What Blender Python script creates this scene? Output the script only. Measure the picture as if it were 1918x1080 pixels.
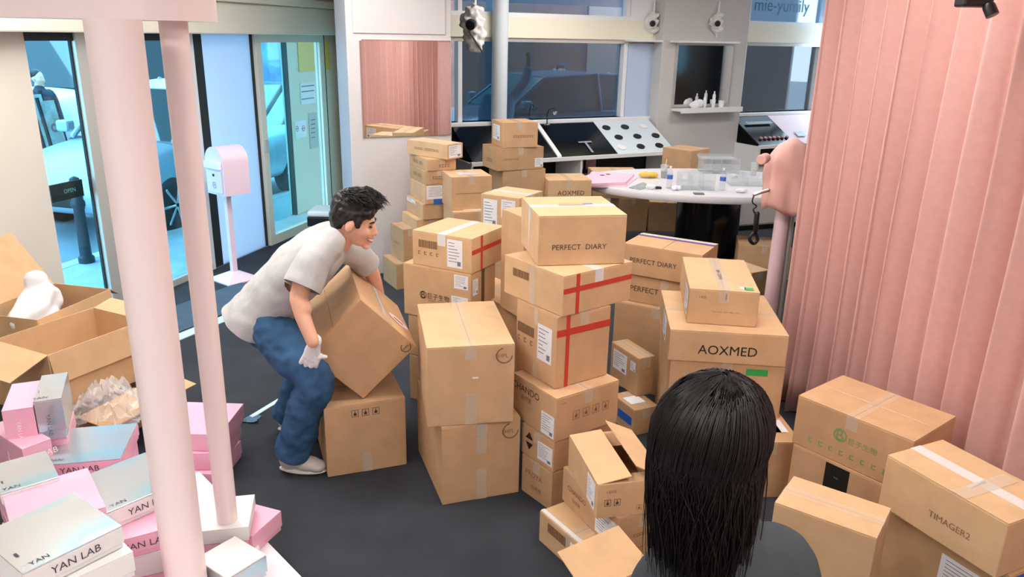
import bpy, bmesh, math, random
from mathutils import Vector, Matrix, noise
random.seed(7)
for _o in list(bpy.data.objects): bpy.data.objects.remove(_o)
SC = bpy.context.scene
COL = SC.collection
R = math.radians
# ------------------------------------------------------------------ camera
F_PX, PITCH, ROLL, CAM_H = 1455.0, R(18.1), R(1.2), 2.25
FW = Vector((0, math.cos(PITCH), -math.sin(PITCH)))
RT0 = Vector((1, 0, 0)); UP0 = RT0.cross(FW)
RT = RT0*math.cos(ROLL) + UP0*math.sin(ROLL)
UP = -RT0*math.sin(ROLL) + UP0*math.cos(ROLL)
RT = RT0*math.cos(-ROLL) - UP0*math.sin(-ROLL)
UP = RT0*math.sin(-ROLL) + UP0*math.cos(-ROLL)
CAMP = Vector((0, 0, CAM_H))
cd = bpy.data.cameras.new('camera'); cam = bpy.data.objects.new('camera', cd); COL.objects.link(cam)
cd.sensor_width = 36; cd.lens = 36*F_PX/1918; cd.clip_end = 200; cd.clip_start = .05
cam.matrix_world = Matrix(((RT.x, UP.x, -FW.x, 0), (RT.y, UP.y, -FW.y, 0), (RT.z, UP.z, -FW.z, CAM_H), (0, 0, 0, 1)))
SC.camera = cam
# ------------------------------------------------------------------ world, exposure
wd = bpy.data.worlds.new('sky'); SC.world = wd; wd.use_nodes = True
bg = wd.node_tree.nodes['Background']; bg.inputs[0].default_value = (.62, .82, 1, 1); bg.inputs[1].default_value = 9.0
SC.view_settings.view_transform = 'Standard'; SC.view_settings.look = 'None'
SC.view_settings.exposure = 0.0; SC.view_settings.gamma = 1.0; SC.view_settings.use_curve_mapping = False
LAMP = 18.0     # strength of the added ceiling light panels
# ------------------------------------------------------------------ pixel helpers
def ray(x, y): return FW*F_PX + RT*(x-959) + UP*(540-y)
def unp(p, z):
    d = ray(*p); t = (z-CAM_H)/d.z
    return Vector((d.x*t, d.y*t, z))
def W(x, y, Y):
    d = ray(x, y); t = Y/d.y
    return Vector((d.x*t, Y, CAM_H+d.z*t))
def projy(P):
    v = Vector(P)-CAMP
    return 540-F_PX*v.dot(UP)/v.dot(FW)
# ------------------------------------------------------------------ materials
MATS = {}
def mat(name, col, rough=.6, metal=0, emit=0, noise_s=0, noise_a=.15, bump=0, bump_s=60, spec=.5, alpha=1, trans=0, coat=0, col2=None, sub=0, detail=4):
    if name in MATS: return MATS[name]
    m = bpy.data.materials.new(name); m.use_nodes = True; MATS[name] = m
    nt = m.node_tree; b = nt.nodes['Principled BSDF']
    b.inputs['Base Color'].default_value = (*col, 1); b.inputs['Roughness'].default_value = rough
    b.inputs['Metallic'].default_value = metal; b.inputs['Specular IOR Level'].default_value = spec
    b.inputs['Alpha'].default_value = alpha; b.inputs['Transmission Weight'].default_value = trans
    b.inputs['Coat Weight'].default_value = coat
    if emit:
        b.inputs['Emission Color'].default_value = (*col, 1); b.inputs['Emission Strength'].default_value = emit
    tc = nt.nodes.new('ShaderNodeTexCoord')
    if noise_s:
        n = nt.nodes.new('ShaderNodeTexNoise'); n.inputs['Scale'].default_value = noise_s; n.inputs['Detail'].default_value = detail
        nt.links.new(tc.outputs['Object'], n.inputs['Vector'])
        r = nt.nodes.new('ShaderNodeValToRGB')
        c2 = col2 or tuple(min(1, c*(1+noise_a)) for c in col)
        c1 = col if col2 else tuple(c*(1-noise_a) for c in col)
        r.color_ramp.elements[0].position = .3; r.color_ramp.elements[1].position = .7
        r.color_ramp.elements[0].color = (*c1, 1); r.color_ramp.elements[1].color = (*c2, 1)
        nt.links.new(n.outputs['Fac'], r.inputs['Fac']); nt.links.new(r.outputs['Color'], b.inputs['Base Color'])
    if bump:
        n2 = nt.nodes.new('ShaderNodeTexNoise'); n2.inputs['Scale'].default_value = bump_s; n2.inputs['Detail'].default_value = 3
        nt.links.new(tc.outputs['Object'], n2.inputs['Vector'])
        bp = nt.nodes.new('ShaderNodeBump'); bp.inputs['Strength'].default_value = bump; bp.inputs['Distance'].default_value = .01
        nt.links.new(n2.outputs['Fac'], bp.inputs['Height']); nt.links.new(bp.outputs['Normal'], b.inputs['Normal'])
    return m
def srgb(r, g, b):
    f = lambda c: (c/255/12.92) if c/255 <= .04045 else ((c/255+.055)/1.055)**2.4
    return (f(r), f(g), f(b))
def glass(name, tint=(.8, .93, .97), gl=.1):
    if name in MATS: return MATS[name]
    m = bpy.data.materials.new(name); m.use_nodes = True; MATS[name] = m; nt = m.node_tree; nt.nodes.clear()
    o = nt.nodes.new('ShaderNodeOutputMaterial'); mx = nt.nodes.new('ShaderNodeMixShader'); t = nt.nodes.new('ShaderNodeBsdfTransparent'); g = nt.nodes.new('ShaderNodeBsdfGlossy')
    t.inputs[0].default_value = (*tint, 1); g.inputs['Roughness'].default_value = .02; mx.inputs[0].default_value = gl
    nt.links.new(t.outputs[0], mx.inputs[1]); nt.links.new(g.outputs[0], mx.inputs[2]); nt.links.new(mx.outputs[0], o.inputs[0])
    return m
def film(name, col=(.85, .85, .85), op=.35):
    if name in MATS: return MATS[name]
    m = bpy.data.materials.new(name); m.use_nodes = True; MATS[name] = m; nt = m.node_tree; nt.nodes.clear()
    o = nt.nodes.new('ShaderNodeOutputMaterial'); mx = nt.nodes.new('ShaderNodeMixShader'); t = nt.nodes.new('ShaderNodeBsdfTransparent'); p = nt.nodes.new('ShaderNodeBsdfPrincipled')
    p.inputs['Base Color'].default_value = (*col, 1); p.inputs['Roughness'].default_value = .12; mx.inputs[0].default_value = op
    nt.links.new(t.outputs[0], mx.inputs[1]); nt.links.new(p.outputs[0], mx.inputs[2]); nt.links.new(mx.outputs[0], o.inputs[0])
    return m
def holo(name):
    if name in MATS: return MATS[name]
    m = mat(name, (.6, .63, .65), .16, .65, spec=.6)
    nt = m.node_tree; b = nt.nodes['Principled BSDF']
    tc = nt.nodes.new('ShaderNodeTexCoord'); n = nt.nodes.new('ShaderNodeTexNoise'); n.inputs['Scale'].default_value = 3.2; n.inputs['Detail'].default_value = 1
    r = nt.nodes.new('ShaderNodeValToRGB'); e = r.color_ramp.elements
    e[0].position = .32; e[0].color = (.58, .59, .60, 1); e[1].position = .62; e[1].color = (.42, .66, .74, 1)
    x = e.new(.74); x.color = (.66, .5, .64, 1); y = e.new(.48); y.color = (.60, .62, .64, 1)
    nt.links.new(tc.outputs['Object'], n.inputs['Vector']); nt.links.new(n.outputs['Fac'], r.inputs['Fac']); nt.links.new(r.outputs['Color'], b.inputs['Base Color'])
    b.inputs['Roughness'].default_value = .22
    return m
CARD = [mat('cardboard_%s' % n, srgb(*c), .82, noise_s=9, noise_a=.07, bump=.06, bump_s=120, spec=.25, detail=8) for n, c in
        (('tan', (203, 165, 126)), ('light', (209, 173, 133)), ('warm', (200, 160, 121)), ('worn', (190, 155, 117)))]
CARD_IN = mat('cardboard_inside', srgb(206, 166, 112), .85, noise_s=6, noise_a=.08, spec=.2)
CARD_SEAM = mat('cardboard_edge', srgb(168, 124, 82), .9)
TAPE = film('clear_packing_tape', (.86, .76, .62), .28)
TAPEW = film('white_packing_tape', (.9, .9, .9), .7)
RED = mat('red_tape', srgb(200, 62, 48), .5); PURPLE = mat('purple_tape', srgb(96, 74, 160), .4)
PAPER = mat('white_paper', srgb(236, 236, 240), .7, noise_s=14, noise_a=.03); PRINT = mat('grey_print', srgb(120, 120, 128), .8)
INK = mat('brown_black_ink', srgb(62, 48, 36), .8); INKS = mat('soft_brown_ink', srgb(136, 102, 70), .85)
GREENI = mat('green_ink', srgb(128, 160, 96), .85); BLUET = mat('blue_tape', srgb(38, 98, 190), .5); GREENT = mat('green_tape', srgb(52, 168, 84), .5)
BLACKP = mat('black_print', srgb(28, 26, 24), .5)
PINKB = mat('pink_gift_board', srgb(242, 182, 204), .35, noise_s=5, noise_a=.05, coat=.2)
SILV = holo('silver_holographic_foil'); WHITEB = mat('white_board', srgb(236, 236, 234), .4)
PINKC = mat('pale_pink_paint', srgb(250, 234, 232), .38, noise_s=2, noise_a=.02)
WHITE = mat('white_paint', srgb(238, 238, 238), .5); CREAM = mat('cream_paint', srgb(232, 226, 208), .5, noise_s=3, noise_a=.03)
GREYW = mat('grey_wall_paint', srgb(206, 203, 200), .55, noise_s=2, noise_a=.03); ALU = mat('aluminium_frame', srgb(205, 203, 196), .35, .4)
BLACK = mat('black_plastic', srgb(18, 18, 20), .35); BLACKM = mat('black_matt', srgb(22, 22, 24), .7)
DARKFR = mat('dark_gasket', srgb(34, 36, 36), .6)
CHROME = mat('chrome', (.75, .75, .77), .15, 1)
MIRROR = mat('mirror_silver', (.92, .92, .92), .01, 1)
# ------------------------------------------------------------------ mesh helpers
def mk(name, vs, fs, m, parent=None, smooth=False, loc=None):
    me = bpy.data.meshes.new(name); me.from_pydata([tuple(v) for v in vs], [], fs); me.update()
    o = bpy.data.objects.new(name, me); COL.objects.link(o)
    if isinstance(m, (list, tuple)):
        for q in m: me.materials.append(q)
    elif m: me.materials.append(m)
    if smooth: me.shade_smooth()
    if parent: o.parent = parent
    if loc is not None: o.location = loc
    return o
def bm_obj(name, bm, m, parent=None, smooth=False):
    me = bpy.data.meshes.new(name); bm.to_mesh(me); bm.free()
    o = bpy.data.objects.new(name, me); COL.objects.link(o)
    if m: me.materials.append(m)
    if smooth: me.shade_smooth()
    if parent: o.parent = parent
    return o
def tag(o, label, cat, group=None, kind=None):
    o['label'] = label; o['category'] = cat
    if group: o['group'] = group
    if kind: o['kind'] = kind
    return o
def struct(o, label=None):
    o['kind'] = 'structure'
    if label: o['label'] = label; o['category'] = 'room'
    return o
def thing(name, label, cat, loc=(0, 0, 0), rz=0, group=None):
    o = bpy.data.objects.new(name, None); COL.objects.link(o); o.empty_display_size = .1
    o.location = loc; o.rotation_euler = (0, 0, rz)
    return tag(o, label, cat, group)
def bmbox(bm, x0, x1, y0, y1, z0, z1, bev=0, M=None):
    r = bmesh.ops.create_cube(bm, size=1)
    vs = r['verts']
    for v in vs:
        v.co = Vector((x0+(v.co.x+.5)*(x1-x0), y0+(v.co.y+.5)*(y1-y0), z0+(v.co.z+.5)*(z1-z0)))
    if bev:
        es = list({e for v in vs for e in v.link_edges})
        rr = bmesh.ops.bevel(bm, geom=es, offset=bev, segments=2, affect='EDGES', profile=.5)
        vs = list({v for f in rr['faces'] for v in f.verts} | {v for v in vs if v.is_valid})
    if M is not None:
        for v in vs: v.co = M @ v.co
    return vs
def box(name, x0, x1, y0, y1, z0, z1, m, parent=None, bev=0, M=None):
    bm = bmesh.new(); bmbox(bm, x0, x1, y0, y1, z0, z1, bev, M)
    return bm_obj(name, bm, m, parent)
def lathe(name, prof, m, parent=None, n=24, loc=(0, 0, 0), smooth=True, axis=None):
    vs, fs = [], []
    for r, z in prof:
        for i in range(n):
            a = 2*math.pi*i/n; vs.append(Vector((r*math.cos(a), r*math.sin(a), z)))
    for k in range(len(prof)-1):
        for i in range(n):
            j = (i+1) % n; fs.append((k*n+i, k*n+j, (k+1)*n+j, (k+1)*n+i))
    fs.append(tuple(range(n))[::-1]); fs.append(tuple((len(prof)-1)*n+i for i in range(n)))
    if axis is not None:
        q = Vector((0, 0, 1)).rotation_difference(Vector(axis)); vs = [q @ v for v in vs]
    vs = [v+Vector(loc) for v in vs]
    o = mk(name, vs, fs, m, parent)
    if smooth: o.data.shade_auto_smooth(angle=R(40)) if hasattr(o.data, 'shade_auto_smooth') else smooth_by_angle(o.data)
    return o
def smooth_by_angle(me, ang=R(40)):
    bm = bmesh.new(); bm.from_mesh(me)
    for f in bm.faces: f.smooth = True
    for e in bm.edges:
        if len(e.link_faces) == 2 and e.calc_face_angle(0) > ang: e.smooth = False
    bm.to_mesh(me); bm.free()
def catmull(P, k):
    out = []
    n = len(P)
    for i in range(n-1):
        p0, p1, p2, p3 = P[max(0, i-1)], P[i], P[i+1], P[min(n-1, i+2)]
        for j in range(k):
            t = j/k
            out.append([.5*((2*b)+(-a+c)*t+(2*a-5*b+4*c-d)*t*t+(-a+3*b-3*c+d)*t**3) for a, b, c, d in zip(p0, p1, p2, p3)])
    out.append(list(P[-1])); return out
def tube_data(path, rad, ref=(0, 1, 0), n=16, k=5, cap=True):
    """path: points, rad: (a,b) per point; a along ref, b along the other axis"""
    P = [list(p)+(list(r) if isinstance(r, (tuple, list)) else [r, r]) for p, r in zip(path, rad)]
    if k > 1 and len(P) > 1: P = catmull(P, k)
    pts = [Vector(p[:3]) for p in P]; rr = [(max(1e-4, p[3]), max(1e-4, p[4])) for p in P]
    ref = Vector(ref)
    T = [(pts[min(i+1, len(pts)-1)]-pts[max(0, i-1)]).normalized() for i in range(len(pts))]
    if cap:
        def ends(p, t, r, s):
            L = min(r)
            return [(p+t*s*L*math.sin(a), (r[0]*math.cos(a), r[1]*math.cos(a))) for a in (R(30), R(60), R(85))]
        a = ends(pts[0], T[0], rr[0], -1)[::-1]; b = ends(pts[-1], T[-1], rr[-1], 1)
        T = [T[0]]*3+T+[T[-1]]*3
        pts = [x[0] for x in a]+pts+[x[0] for x in b]; rr = [x[1] for x in a]+rr+[x[1] for x in b]
    vs, fs = [], []
    for p, t, r in zip(pts, T, rr):
        e1 = (ref-t*ref.dot(t)).normalized(); e2 = t.cross(e1)
        for i in range(n):
            a = 2*math.pi*i/n; vs.append(p+e1*r[0]*math.cos(a)+e2*r[1]*math.sin(a))
    m = len(pts)
    for q in range(m-1):
        for i in range(n):
            j = (i+1) % n; fs.append((q*n+i, q*n+j, (q+1)*n+j, (q+1)*n+i))
    fs.append(tuple(range(n))[::-1]); fs.append(tuple((m-1)*n+i for i in range(n)))
    return vs, fs
def tube(name, path, rad, m, parent=None, ref=(0, 1, 0), n=12, k=4):
    if not isinstance(rad, list): rad = [rad]*len(path)
    vs, fs = tube_data(path, rad, ref, n, k)
    return mk(name, vs, fs, m, parent, True)
def join_data(ds):
    V, Fs = [], []
    for vs, fs in ds:
        o = len(V); V += list(vs); Fs += [tuple(i+o for i in f) for f in fs]
    return V, Fs
def tubes(name, specs, m, parent=None, n=8, k=3):
    V, Fs = join_data([tube_data(p, r if isinstance(r, list) else [r]*len(p), (0.13, 1, .07), n, k) for p, r in specs])
    return mk(name, V, Fs, m, parent, True)
def ell(c, r, M=None, n=20):
    bm = bmesh.new(); bmesh.ops.create_uvsphere(bm, u_segments=n, v_segments=n//2+2, radius=1)
    vs = [Vector((v.co.x*r[0], v.co.y*r[1], v.co.z*r[2])) for v in bm.verts]
    if M is not None: vs = [M @ v for v in vs]
    vs = [v+Vector(c) for v in vs]; bm.verts.index_update()
    fs = [tuple(v.index for v in f.verts) for f in bm.faces]; bm.free()
    return vs, fs
TMPS = bpy.data.scenes.new('scratch')
def evaluated_mesh(o):
    TMPS.collection.objects.link(o); vl = TMPS.view_layers[0]; vl.update()
    return bpy.data.meshes.new_from_object(o.evaluated_get(vl.depsgraph))
def remesh(name, ds, vox, m, parent=None, smooth=6, post=None, fac=.5, cuts=()):
    V, Fs = join_data(ds)
    me0 = bpy.data.meshes.new('tmp'); me0.from_pydata([tuple(v) for v in V], [], Fs); me0.update(); t = bpy.data.objects.new('tmp', me0)
    a = t.modifiers.new('r', 'REMESH'); a.mode = 'VOXEL'; a.voxel_size = vox
    s = t.modifiers.new('s', 'SMOOTH'); s.factor = fac; s.iterations = smooth
    me = evaluated_mesh(t)
    bpy.data.objects.remove(t); bpy.data.meshes.remove(me0)
    if post:
        nn_ = [(v.co.copy(), v.normal.copy()) for v in me.vertices]
        me.vertices.foreach_set('co', [x for c_, n_ in nn_ for x in post(c_, n_)]); me.update()
    if cuts:
        bm = bmesh.new(); bm.from_mesh(me)
        for co, no, rad in cuts:
            co = Vector(co); fs = [f for f in bm.faces if (f.calc_center_median()-co).length < rad]
            gm = list({v for f in fs for v in f.verts})+list({e for f in fs for e in f.edges})+fs
            bmesh.ops.bisect_plane(bm, geom=gm, plane_co=co, plane_no=no, clear_outer=True)
        bm.to_mesh(me); bm.free()
    me.materials.clear(); me.materials.append(m); me.shade_smooth(); me.name = name
    o = bpy.data.objects.new(name, me); COL.objects.link(o)
    if parent: o.parent = parent
    return o
TXC = {}
def text_data(s):
    if s in TXC: return TXC[s]
    c = bpy.data.curves.new('t', 'FONT'); c.body = s; c.align_x = 'CENTER'; c.align_y = 'CENTER'; c.size = 1; c.resolution_u = 3
    o = bpy.data.objects.new('t', c)
    me = evaluated_mesh(o)
    vs = [v.co.copy() for v in me.vertices]; fs = [tuple(p.vertices) for p in me.polygons]
    bpy.data.objects.remove(o); bpy.data.meshes.remove(me)
    if vs:
        x0 = min(v.x for v in vs); x1 = max(v.x for v in vs); y0 = min(v.y for v in vs); y1 = max(v.y for v in vs)
        c = Vector(((x0+x1)/2, (y0+y1)/2, 0)); vs = [(v-c) for v in vs]; TXC[s] = (vs, fs, x1-x0, y1-y0)
    else: TXC[s] = ([], [], 1, 1)
    return TXC[s]
class Frame:
    """a flat face: origin, unit axes u, v and its normal"""
    def __init__(s, o, u, v, w, h): s.o = Vector(o); s.u = Vector(u); s.v = Vector(v); s.n = s.u.cross(s.v); s.w = w; s.h = h
    def p(s, a, b, k=.0012): return s.o+s.u*a+s.v*b+s.n*k
def quad(name, fr, cu, cv, su, sv, m, parent, k=.0012, rot=0):
    c, sn = math.cos(rot), math.sin(rot)
    P = [(-su/2, -sv/2), (su/2, -sv/2), (su/2, sv/2), (-su/2, sv/2)]
    P = [(cu+x*c-y*sn, cv+x*sn+y*c) for x, y in P]
    vs = [fr.p(x, y, k-.0009) for x, y in P]+[fr.p(x, y, k) for x, y in P]
    return mk(name, vs, [(3, 2, 1, 0), (4, 5, 6, 7), (0, 1, 5, 4), (1, 2, 6, 5), (2, 3, 7, 6), (3, 0, 4, 7)], m, parent)
def text(name, fr, cu, cv, width, s, m, parent, k=.0016, rot=0, height=None, stretch=1.0):
    vs, fs, w, h = text_data(s)
    if not vs: return None
    sc = width/w; sy = (height/h) if height else sc*stretch
    c, sn = math.cos(rot), math.sin(rot)
    vs = [(v.x*sc, v.y*sy) for v in vs]
    return mk(name, [fr.p(cu+x*c-y*sn, cv+x*sn+y*c, k) for x, y in vs], fs, m, parent)
def lines(name, fr, rects, m, parent, k=.0018):
    V, Fs = [], []
    for x0, y0, x1, y1 in rects:
        o = len(V); V += [fr.p(x0, y0, k), fr.p(x1, y0, k), fr.p(x1, y1, k), fr.p(x0, y1, k)]; Fs.append((o, o+1, o+2, o+3))
    return mk(name, V, Fs, m, parent)
def ring(name, fr, cu, cv, r, t, m, parent, k=.0016, a0=0, a1=360):
    V, Fs = [], []; n = 20
    for i in range(n+1):
        a = R(a0+(a1-a0)*i/n)
        V += [fr.p(cu+(r-t)*math.cos(a), cv+(r-t)*math.sin(a), k), fr.p(cu+r*math.cos(a), cv+r*math.sin(a), k)]
    for i in range(n): Fs.append((2*i, 2*i+1, 2*i+3, 2*i+2))
    return mk(name, V, Fs, m, parent)
# ------------------------------------------------------------------ the room shell
FO = Vector((-3.11, 6.71, 0)); FD = Vector((.274, .9617, 0)).normalized(); FN = Vector((FD.y, -FD.x, 0))     # street facade
def hitF(x, y, off=0):
    d = ray(x, y); o = FO+FN*off; t = (o-CAMP).dot(FN)/d.dot(FN); P = CAMP+d*t
    return (P-FO).dot(FD), P.z
BO = Vector((-.71, 9.80, 0)); BD = Vector((.888, .460, 0)).normalized(); BN = Vector((BD.y, -BD.x, 0))        # window wall at the back
def hitB(x, y, off=0):
    d = ray(x, y); o = BO+BN*off; t = (o-CAMP).dot(BN)/d.dot(BN); P = CAMP+d*t
    return (P-BO).dot(BD), P.z
FM = Matrix(((FD.x, FN.x, 0, FO.x), (FD.y, FN.y, 0, FO.y), (0, 0, 1, 0), (0, 0, 0, 1)))     # x along the facade, y into the room
BMX = Matrix(((BD.x, BN.x, 0, BO.x), (BD.y, BN.y, 0, BO.y), (0, 0, 1, 0), (0, 0, 0, 1)))
FM_ = FM @ Matrix.Diagonal((1, 1, 1, 1)); 
def fbox(name, s0, s1, o0, o1, z0, z1, m, parent=None, bev=0): 
    o = box(name, s0, s1, o0, o1, z0, z1, m, parent, bev, FM); fixn(o); return o
def bbox(name, s0, s1, o0, o1, z0, z1, m, parent=None, bev=0): 
    o = box(name, s0, s1, o0, o1, z0, z1, m, parent, bev, BMX); fixn(o); return o
def fixn(o):
    bm = bmesh.new(); bm.from_mesh(o.data); bmesh.ops.recalc_face_normals(bm, faces=bm.faces); bm.to_mesh(o.data); bm.free()
CARPET = mat('charcoal_carpet', srgb(60, 63, 69), .95, noise_s=3.0, noise_a=.16, bump=.5, bump_s=350, spec=.15, detail=8)
fl = mk('floor', [(-5.2, -3, 0), (5.2, -3, 0), (5.2, 12, 0), (-.6, 9.0, 0), (-2.25, 9.75, 0), (-5.8, -3, 0)], [(0, 1, 2, 3, 4, 5)], CARPET); struct(fl)
for p in fl.data.polygons: pass
CEIL = mat('ceiling_paint', srgb(240, 238, 234), .7)
ce = mk('ceiling', [(-6, -3, 3.1), (5.2, -3, 3.1), (5.2, 13, 3.1), (-6, 13, 3.1), (-6, -3, 3.2), (5.2, -3, 3.2), (5.2, 13, 3.2), (-6, 13, 3.2)], [(3, 2, 1, 0), (4, 5, 6, 7), (0, 1, 5, 4), (1, 2, 6, 5), (2, 3, 7, 6), (3, 0, 4, 7)], CEIL); struct(ce)
struct(box('wall_right', 5.0, 5.1, -3, 12.2, 0, 3.1, GREYW)); struct(box('wall_front', -6, 5.1, -3.1, -3, 0, 3.1, GREYW))
struct(box('door_5', 4.96, 5.0, 9.55, 10.6, .0, 2.3, mat('dark_glass_door', srgb(22, 26, 30), .1)))
struct(box('trim_20', 4.95, 5.0, 9.42, 9.55, 0, 2.4, WHITE)); struct(box('trim_21', 4.97, 5.0, 7.2, 9.42, 0, 3.0, mat('blush_panel', srgb(236, 206, 198), .5)))
LM = mat('added_lamp_diffuser', (1, .965, .93), emit=LAMP)
for i, (x, y) in enumerate([(-1.6, .6), (1.2, .6), (-1.6, 3.4), (.9, 3.4), (-1.2, 6.2), (1.4, 6.2), (3.8, 9.0), (.8, 9.0), (-2.5, 4.6), (1.2, -1.6), (-1.6, -1.6)]):  # unseen panels added to light the room, some to brighten back wall and facade
    t = thing('added_ceiling_light', 'white framed flat light panel added on the ceiling out of view', 'lamp', (x, y, 3.06), group='added ceiling light panels')
    box('frame', -.64, .64, -.34, .34, 0, .04, WHITE, t); box('diffuser', -.6, .6, -.3, .3, -.006, .0, LM, t)
# street facade on the left
HZ = 2.2
s_end = 3.35
hd = fbox('trim_1', -10, s_end, -.1, .22, 2.2, 2.48, CREAM, bev=.012); struct(hd)
hd2 = fbox('trim_2', -10, s_end-.02, -.1, .28, 2.48, 2.56, CREAM, bev=.01); struct(hd2)
struct(fbox('wall_left', -10, s_end, -.12, .0, 2.56, 3.1, CREAM))
sa = hitF(48, 90)[0]; sm0 = hitF(137, 90)[0]; sm1 = hitF(160, 90)[0]; sf0 = hitF(351, 65)[0]; sf1 = hitF(376, 65)[0]; sp1 = hitF(468, 65)[0]; sd1 = hitF(600, 75)[0]
struct(fbox('wall_left', -10, sa, -.06, .0, 0, 2.2, mat('beige_panel', srgb(222, 216, 203), .55, noise_s=1.5, noise_a=.03)))
d1 = fbox('door_1', sa, sm0, -.03, -.02, .06, 2.14, glass('street_glass', (.58, .86, .95), .05)); struct(d1)
d2 = fbox('door_2', sm1, sf0, -.03, -.02, .06, 2.14, glass('street_glass')); struct(d2)
for a, b in ((sa, sm0), (sm1, sf0)):
    struct(fbox('trim_3', a, b, -.05, .01, 2.14, 2.2, DARKFR)); struct(fbox('trim_4', a, b, -.05, .02, 0, .06, ALU))
mu = fbox('trim_5', sm0, sm1, -.035, .03, 0, 2.2, ALU, bev=.006); struct(mu)
for s in (sm0-.012, sm1): struct(fbox('trim_6', s, s+.012, -.032, -.01, 0, 2.2, DARKFR))
struct(fbox('trim_7', sf0-.02, sf0+.04, -.03, .02, 0, 2.2, WHITE)); struct(fbox('trim_8', sf0+.04, sf1, -.03, .0, 0, 2.2, DARKFR))
FROST = bpy.data.materials.new('frosted_white_panel'); FROST.use_nodes = True
_b = FROST.node_tree.nodes['Principled BSDF']; _b.inputs['Base Color'].default_value = (.72, .82, .95, 1); _b.inputs['Roughness'].default_value = .4; _b.inputs['Transmission Weight'].default_value = 0
_t = FROST.node_tree.nodes.new('ShaderNodeBsdfTranslucent'); _t.inputs[0].default_value = (.75, .88, 1, 1); _m = FROST.node_tree.nodes.new('ShaderNodeMixShader'); _m.inputs[0].default_value = .5
FROST.node_tree.links.new(_b.outputs[0], _m.inputs[1]); FROST.node_tree.links.new(_t.outputs[0], _m.inputs[2]); FROST.node_tree.links.new(_m.outputs[0], FROST.node_tree.nodes['Material Output'].inputs[0])
struct(fbox('door_3', sf1, sp1, -.03, -.015, 0, 2.2, FROST))
struct(fbox('trim_9', sp1, sp1+.03, -.04, .0, 0, 2.2, DARKFR))
t = struct(fbox('door_4', sp1+.12, sd1-.1, .0, .012, .1, 2.12, glass('door_glass', (.84, .97, .99), .05)))
for a, b in ((sp1+.03, sp1+.12), (sd1-.1, sd1)): fbox('stile', a, b, -.02, .04, 0, 2.2, CREAM, t)
fbox('top_rail', sp1+.12, sd1-.1, -.02, .04, 2.12, 2.2, CREAM, t); fbox('bottom_rail', sp1+.12, sd1-.1, -.02, .04, 0, .1, CREAM, t)
fbox('door_handle', sp1+.04, sp1+.1, .04, .06, 1.02, 1.14, ALU, t)
# vestibule wall behind the sliding door
sb = hitF(537, 90, -.5)[0]; sw1 = s_end+.5
vw = struct(fbox('wall_left', sb, sw1, -.6, -.5, 0, 2.3, mat('vestibule_cream', srgb(222, 220, 200), .6, noise_s=2, noise_a=.03)))
struct(fbox('window_1', sp1+.2, sb-.03, -.55, -.54, 0, 2.3, glass('vestibule_glass', (.6, .93, 1), .04))); struct(fbox('trim_10', sb-.03, sb, -.56, -.5, 0, 2.3, DARKFR))
fr = Frame(FO+FN*-.498+Vector((0, 0, 0)), FD, (0, 0, 1), 1, 1)
fr.n = FN
def fflat(name, x0, y0, x1, y1, m, label, cat, off=-.5):
    s0, z1 = hitF(x0, y0, off); s1, z0 = hitF(x1, y1, off)
    o = fbox(name, min(s0, s1), max(s0, s1), off, off+.01, min(z0, z1), max(z0, z1), m)
    return tag(o, label, cat)
fflat('yellow_signboard', 556, 77, 592, 132, mat('yellow_board', srgb(226, 196, 92), .5), 'plain yellow board high on the vestibule wall', 'sign')
n1 = fflat('notice_sheet', 561, 156, 591, 192, PAPER, 'white printed notice below the yellow board', 'notice')
n2 = fflat('prohibition_notice', 551, 228, 574, 256, PAPER, 'white notice with two red prohibition symbols', 'notice')
n3 = fflat('framed_notice', 577, 212, 596, 275, mat('grey_notice', srgb(190, 196, 190), .6), 'narrow framed notice beside the prohibition signs', 'notice')
for q, (cx, cy) in enumerate(((556, 241), (568, 240))):
    s, z = hitF(cx, cy, -.49); ring('prohibition_ring', fr, s, z, .035, .007, RED, n2, .012)
    lines('slash', fr, [(s-.028, z-.004, s+.028, z+.004)], RED, n2, .013)
for y in (162, 172, 186):
    s0, z = hitF(564, y, -.49); s1, _ = hitF(588, y, -.49); lines('print_line', fr, [(s0, z-.006, s1, z+.006)], PRINT, n1, .013)
for y in (225, 233, 241, 249, 258):
    s0, z = hitF(582, y, -.49); s1, _ = hitF(590, y, -.49); lines('print_line', fr, [(s0, z-.006, s1, z+.006)], PRINT, n3, .013)
a0, _z = hitF(603, 62); a1, _z = hitF(621, 62)
struct(fbox('trim_11', sd1, sd1+.02, -.02, .04, 0, 2.2, DARKFR)); struct(fbox('trim_12', sd1+.02, s_end, -.1, .03, 0, 2.2, CREAM))
s0, z1 = hitF(604, 75, .03); s1, z0 = hitF(617, 129, .03)
tag(fbox('yellow_signboard', s0, s1, .03, .04, z0, z1, MATS['yellow_board']), 'narrow yellow board on the cream door post', 'sign')
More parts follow.
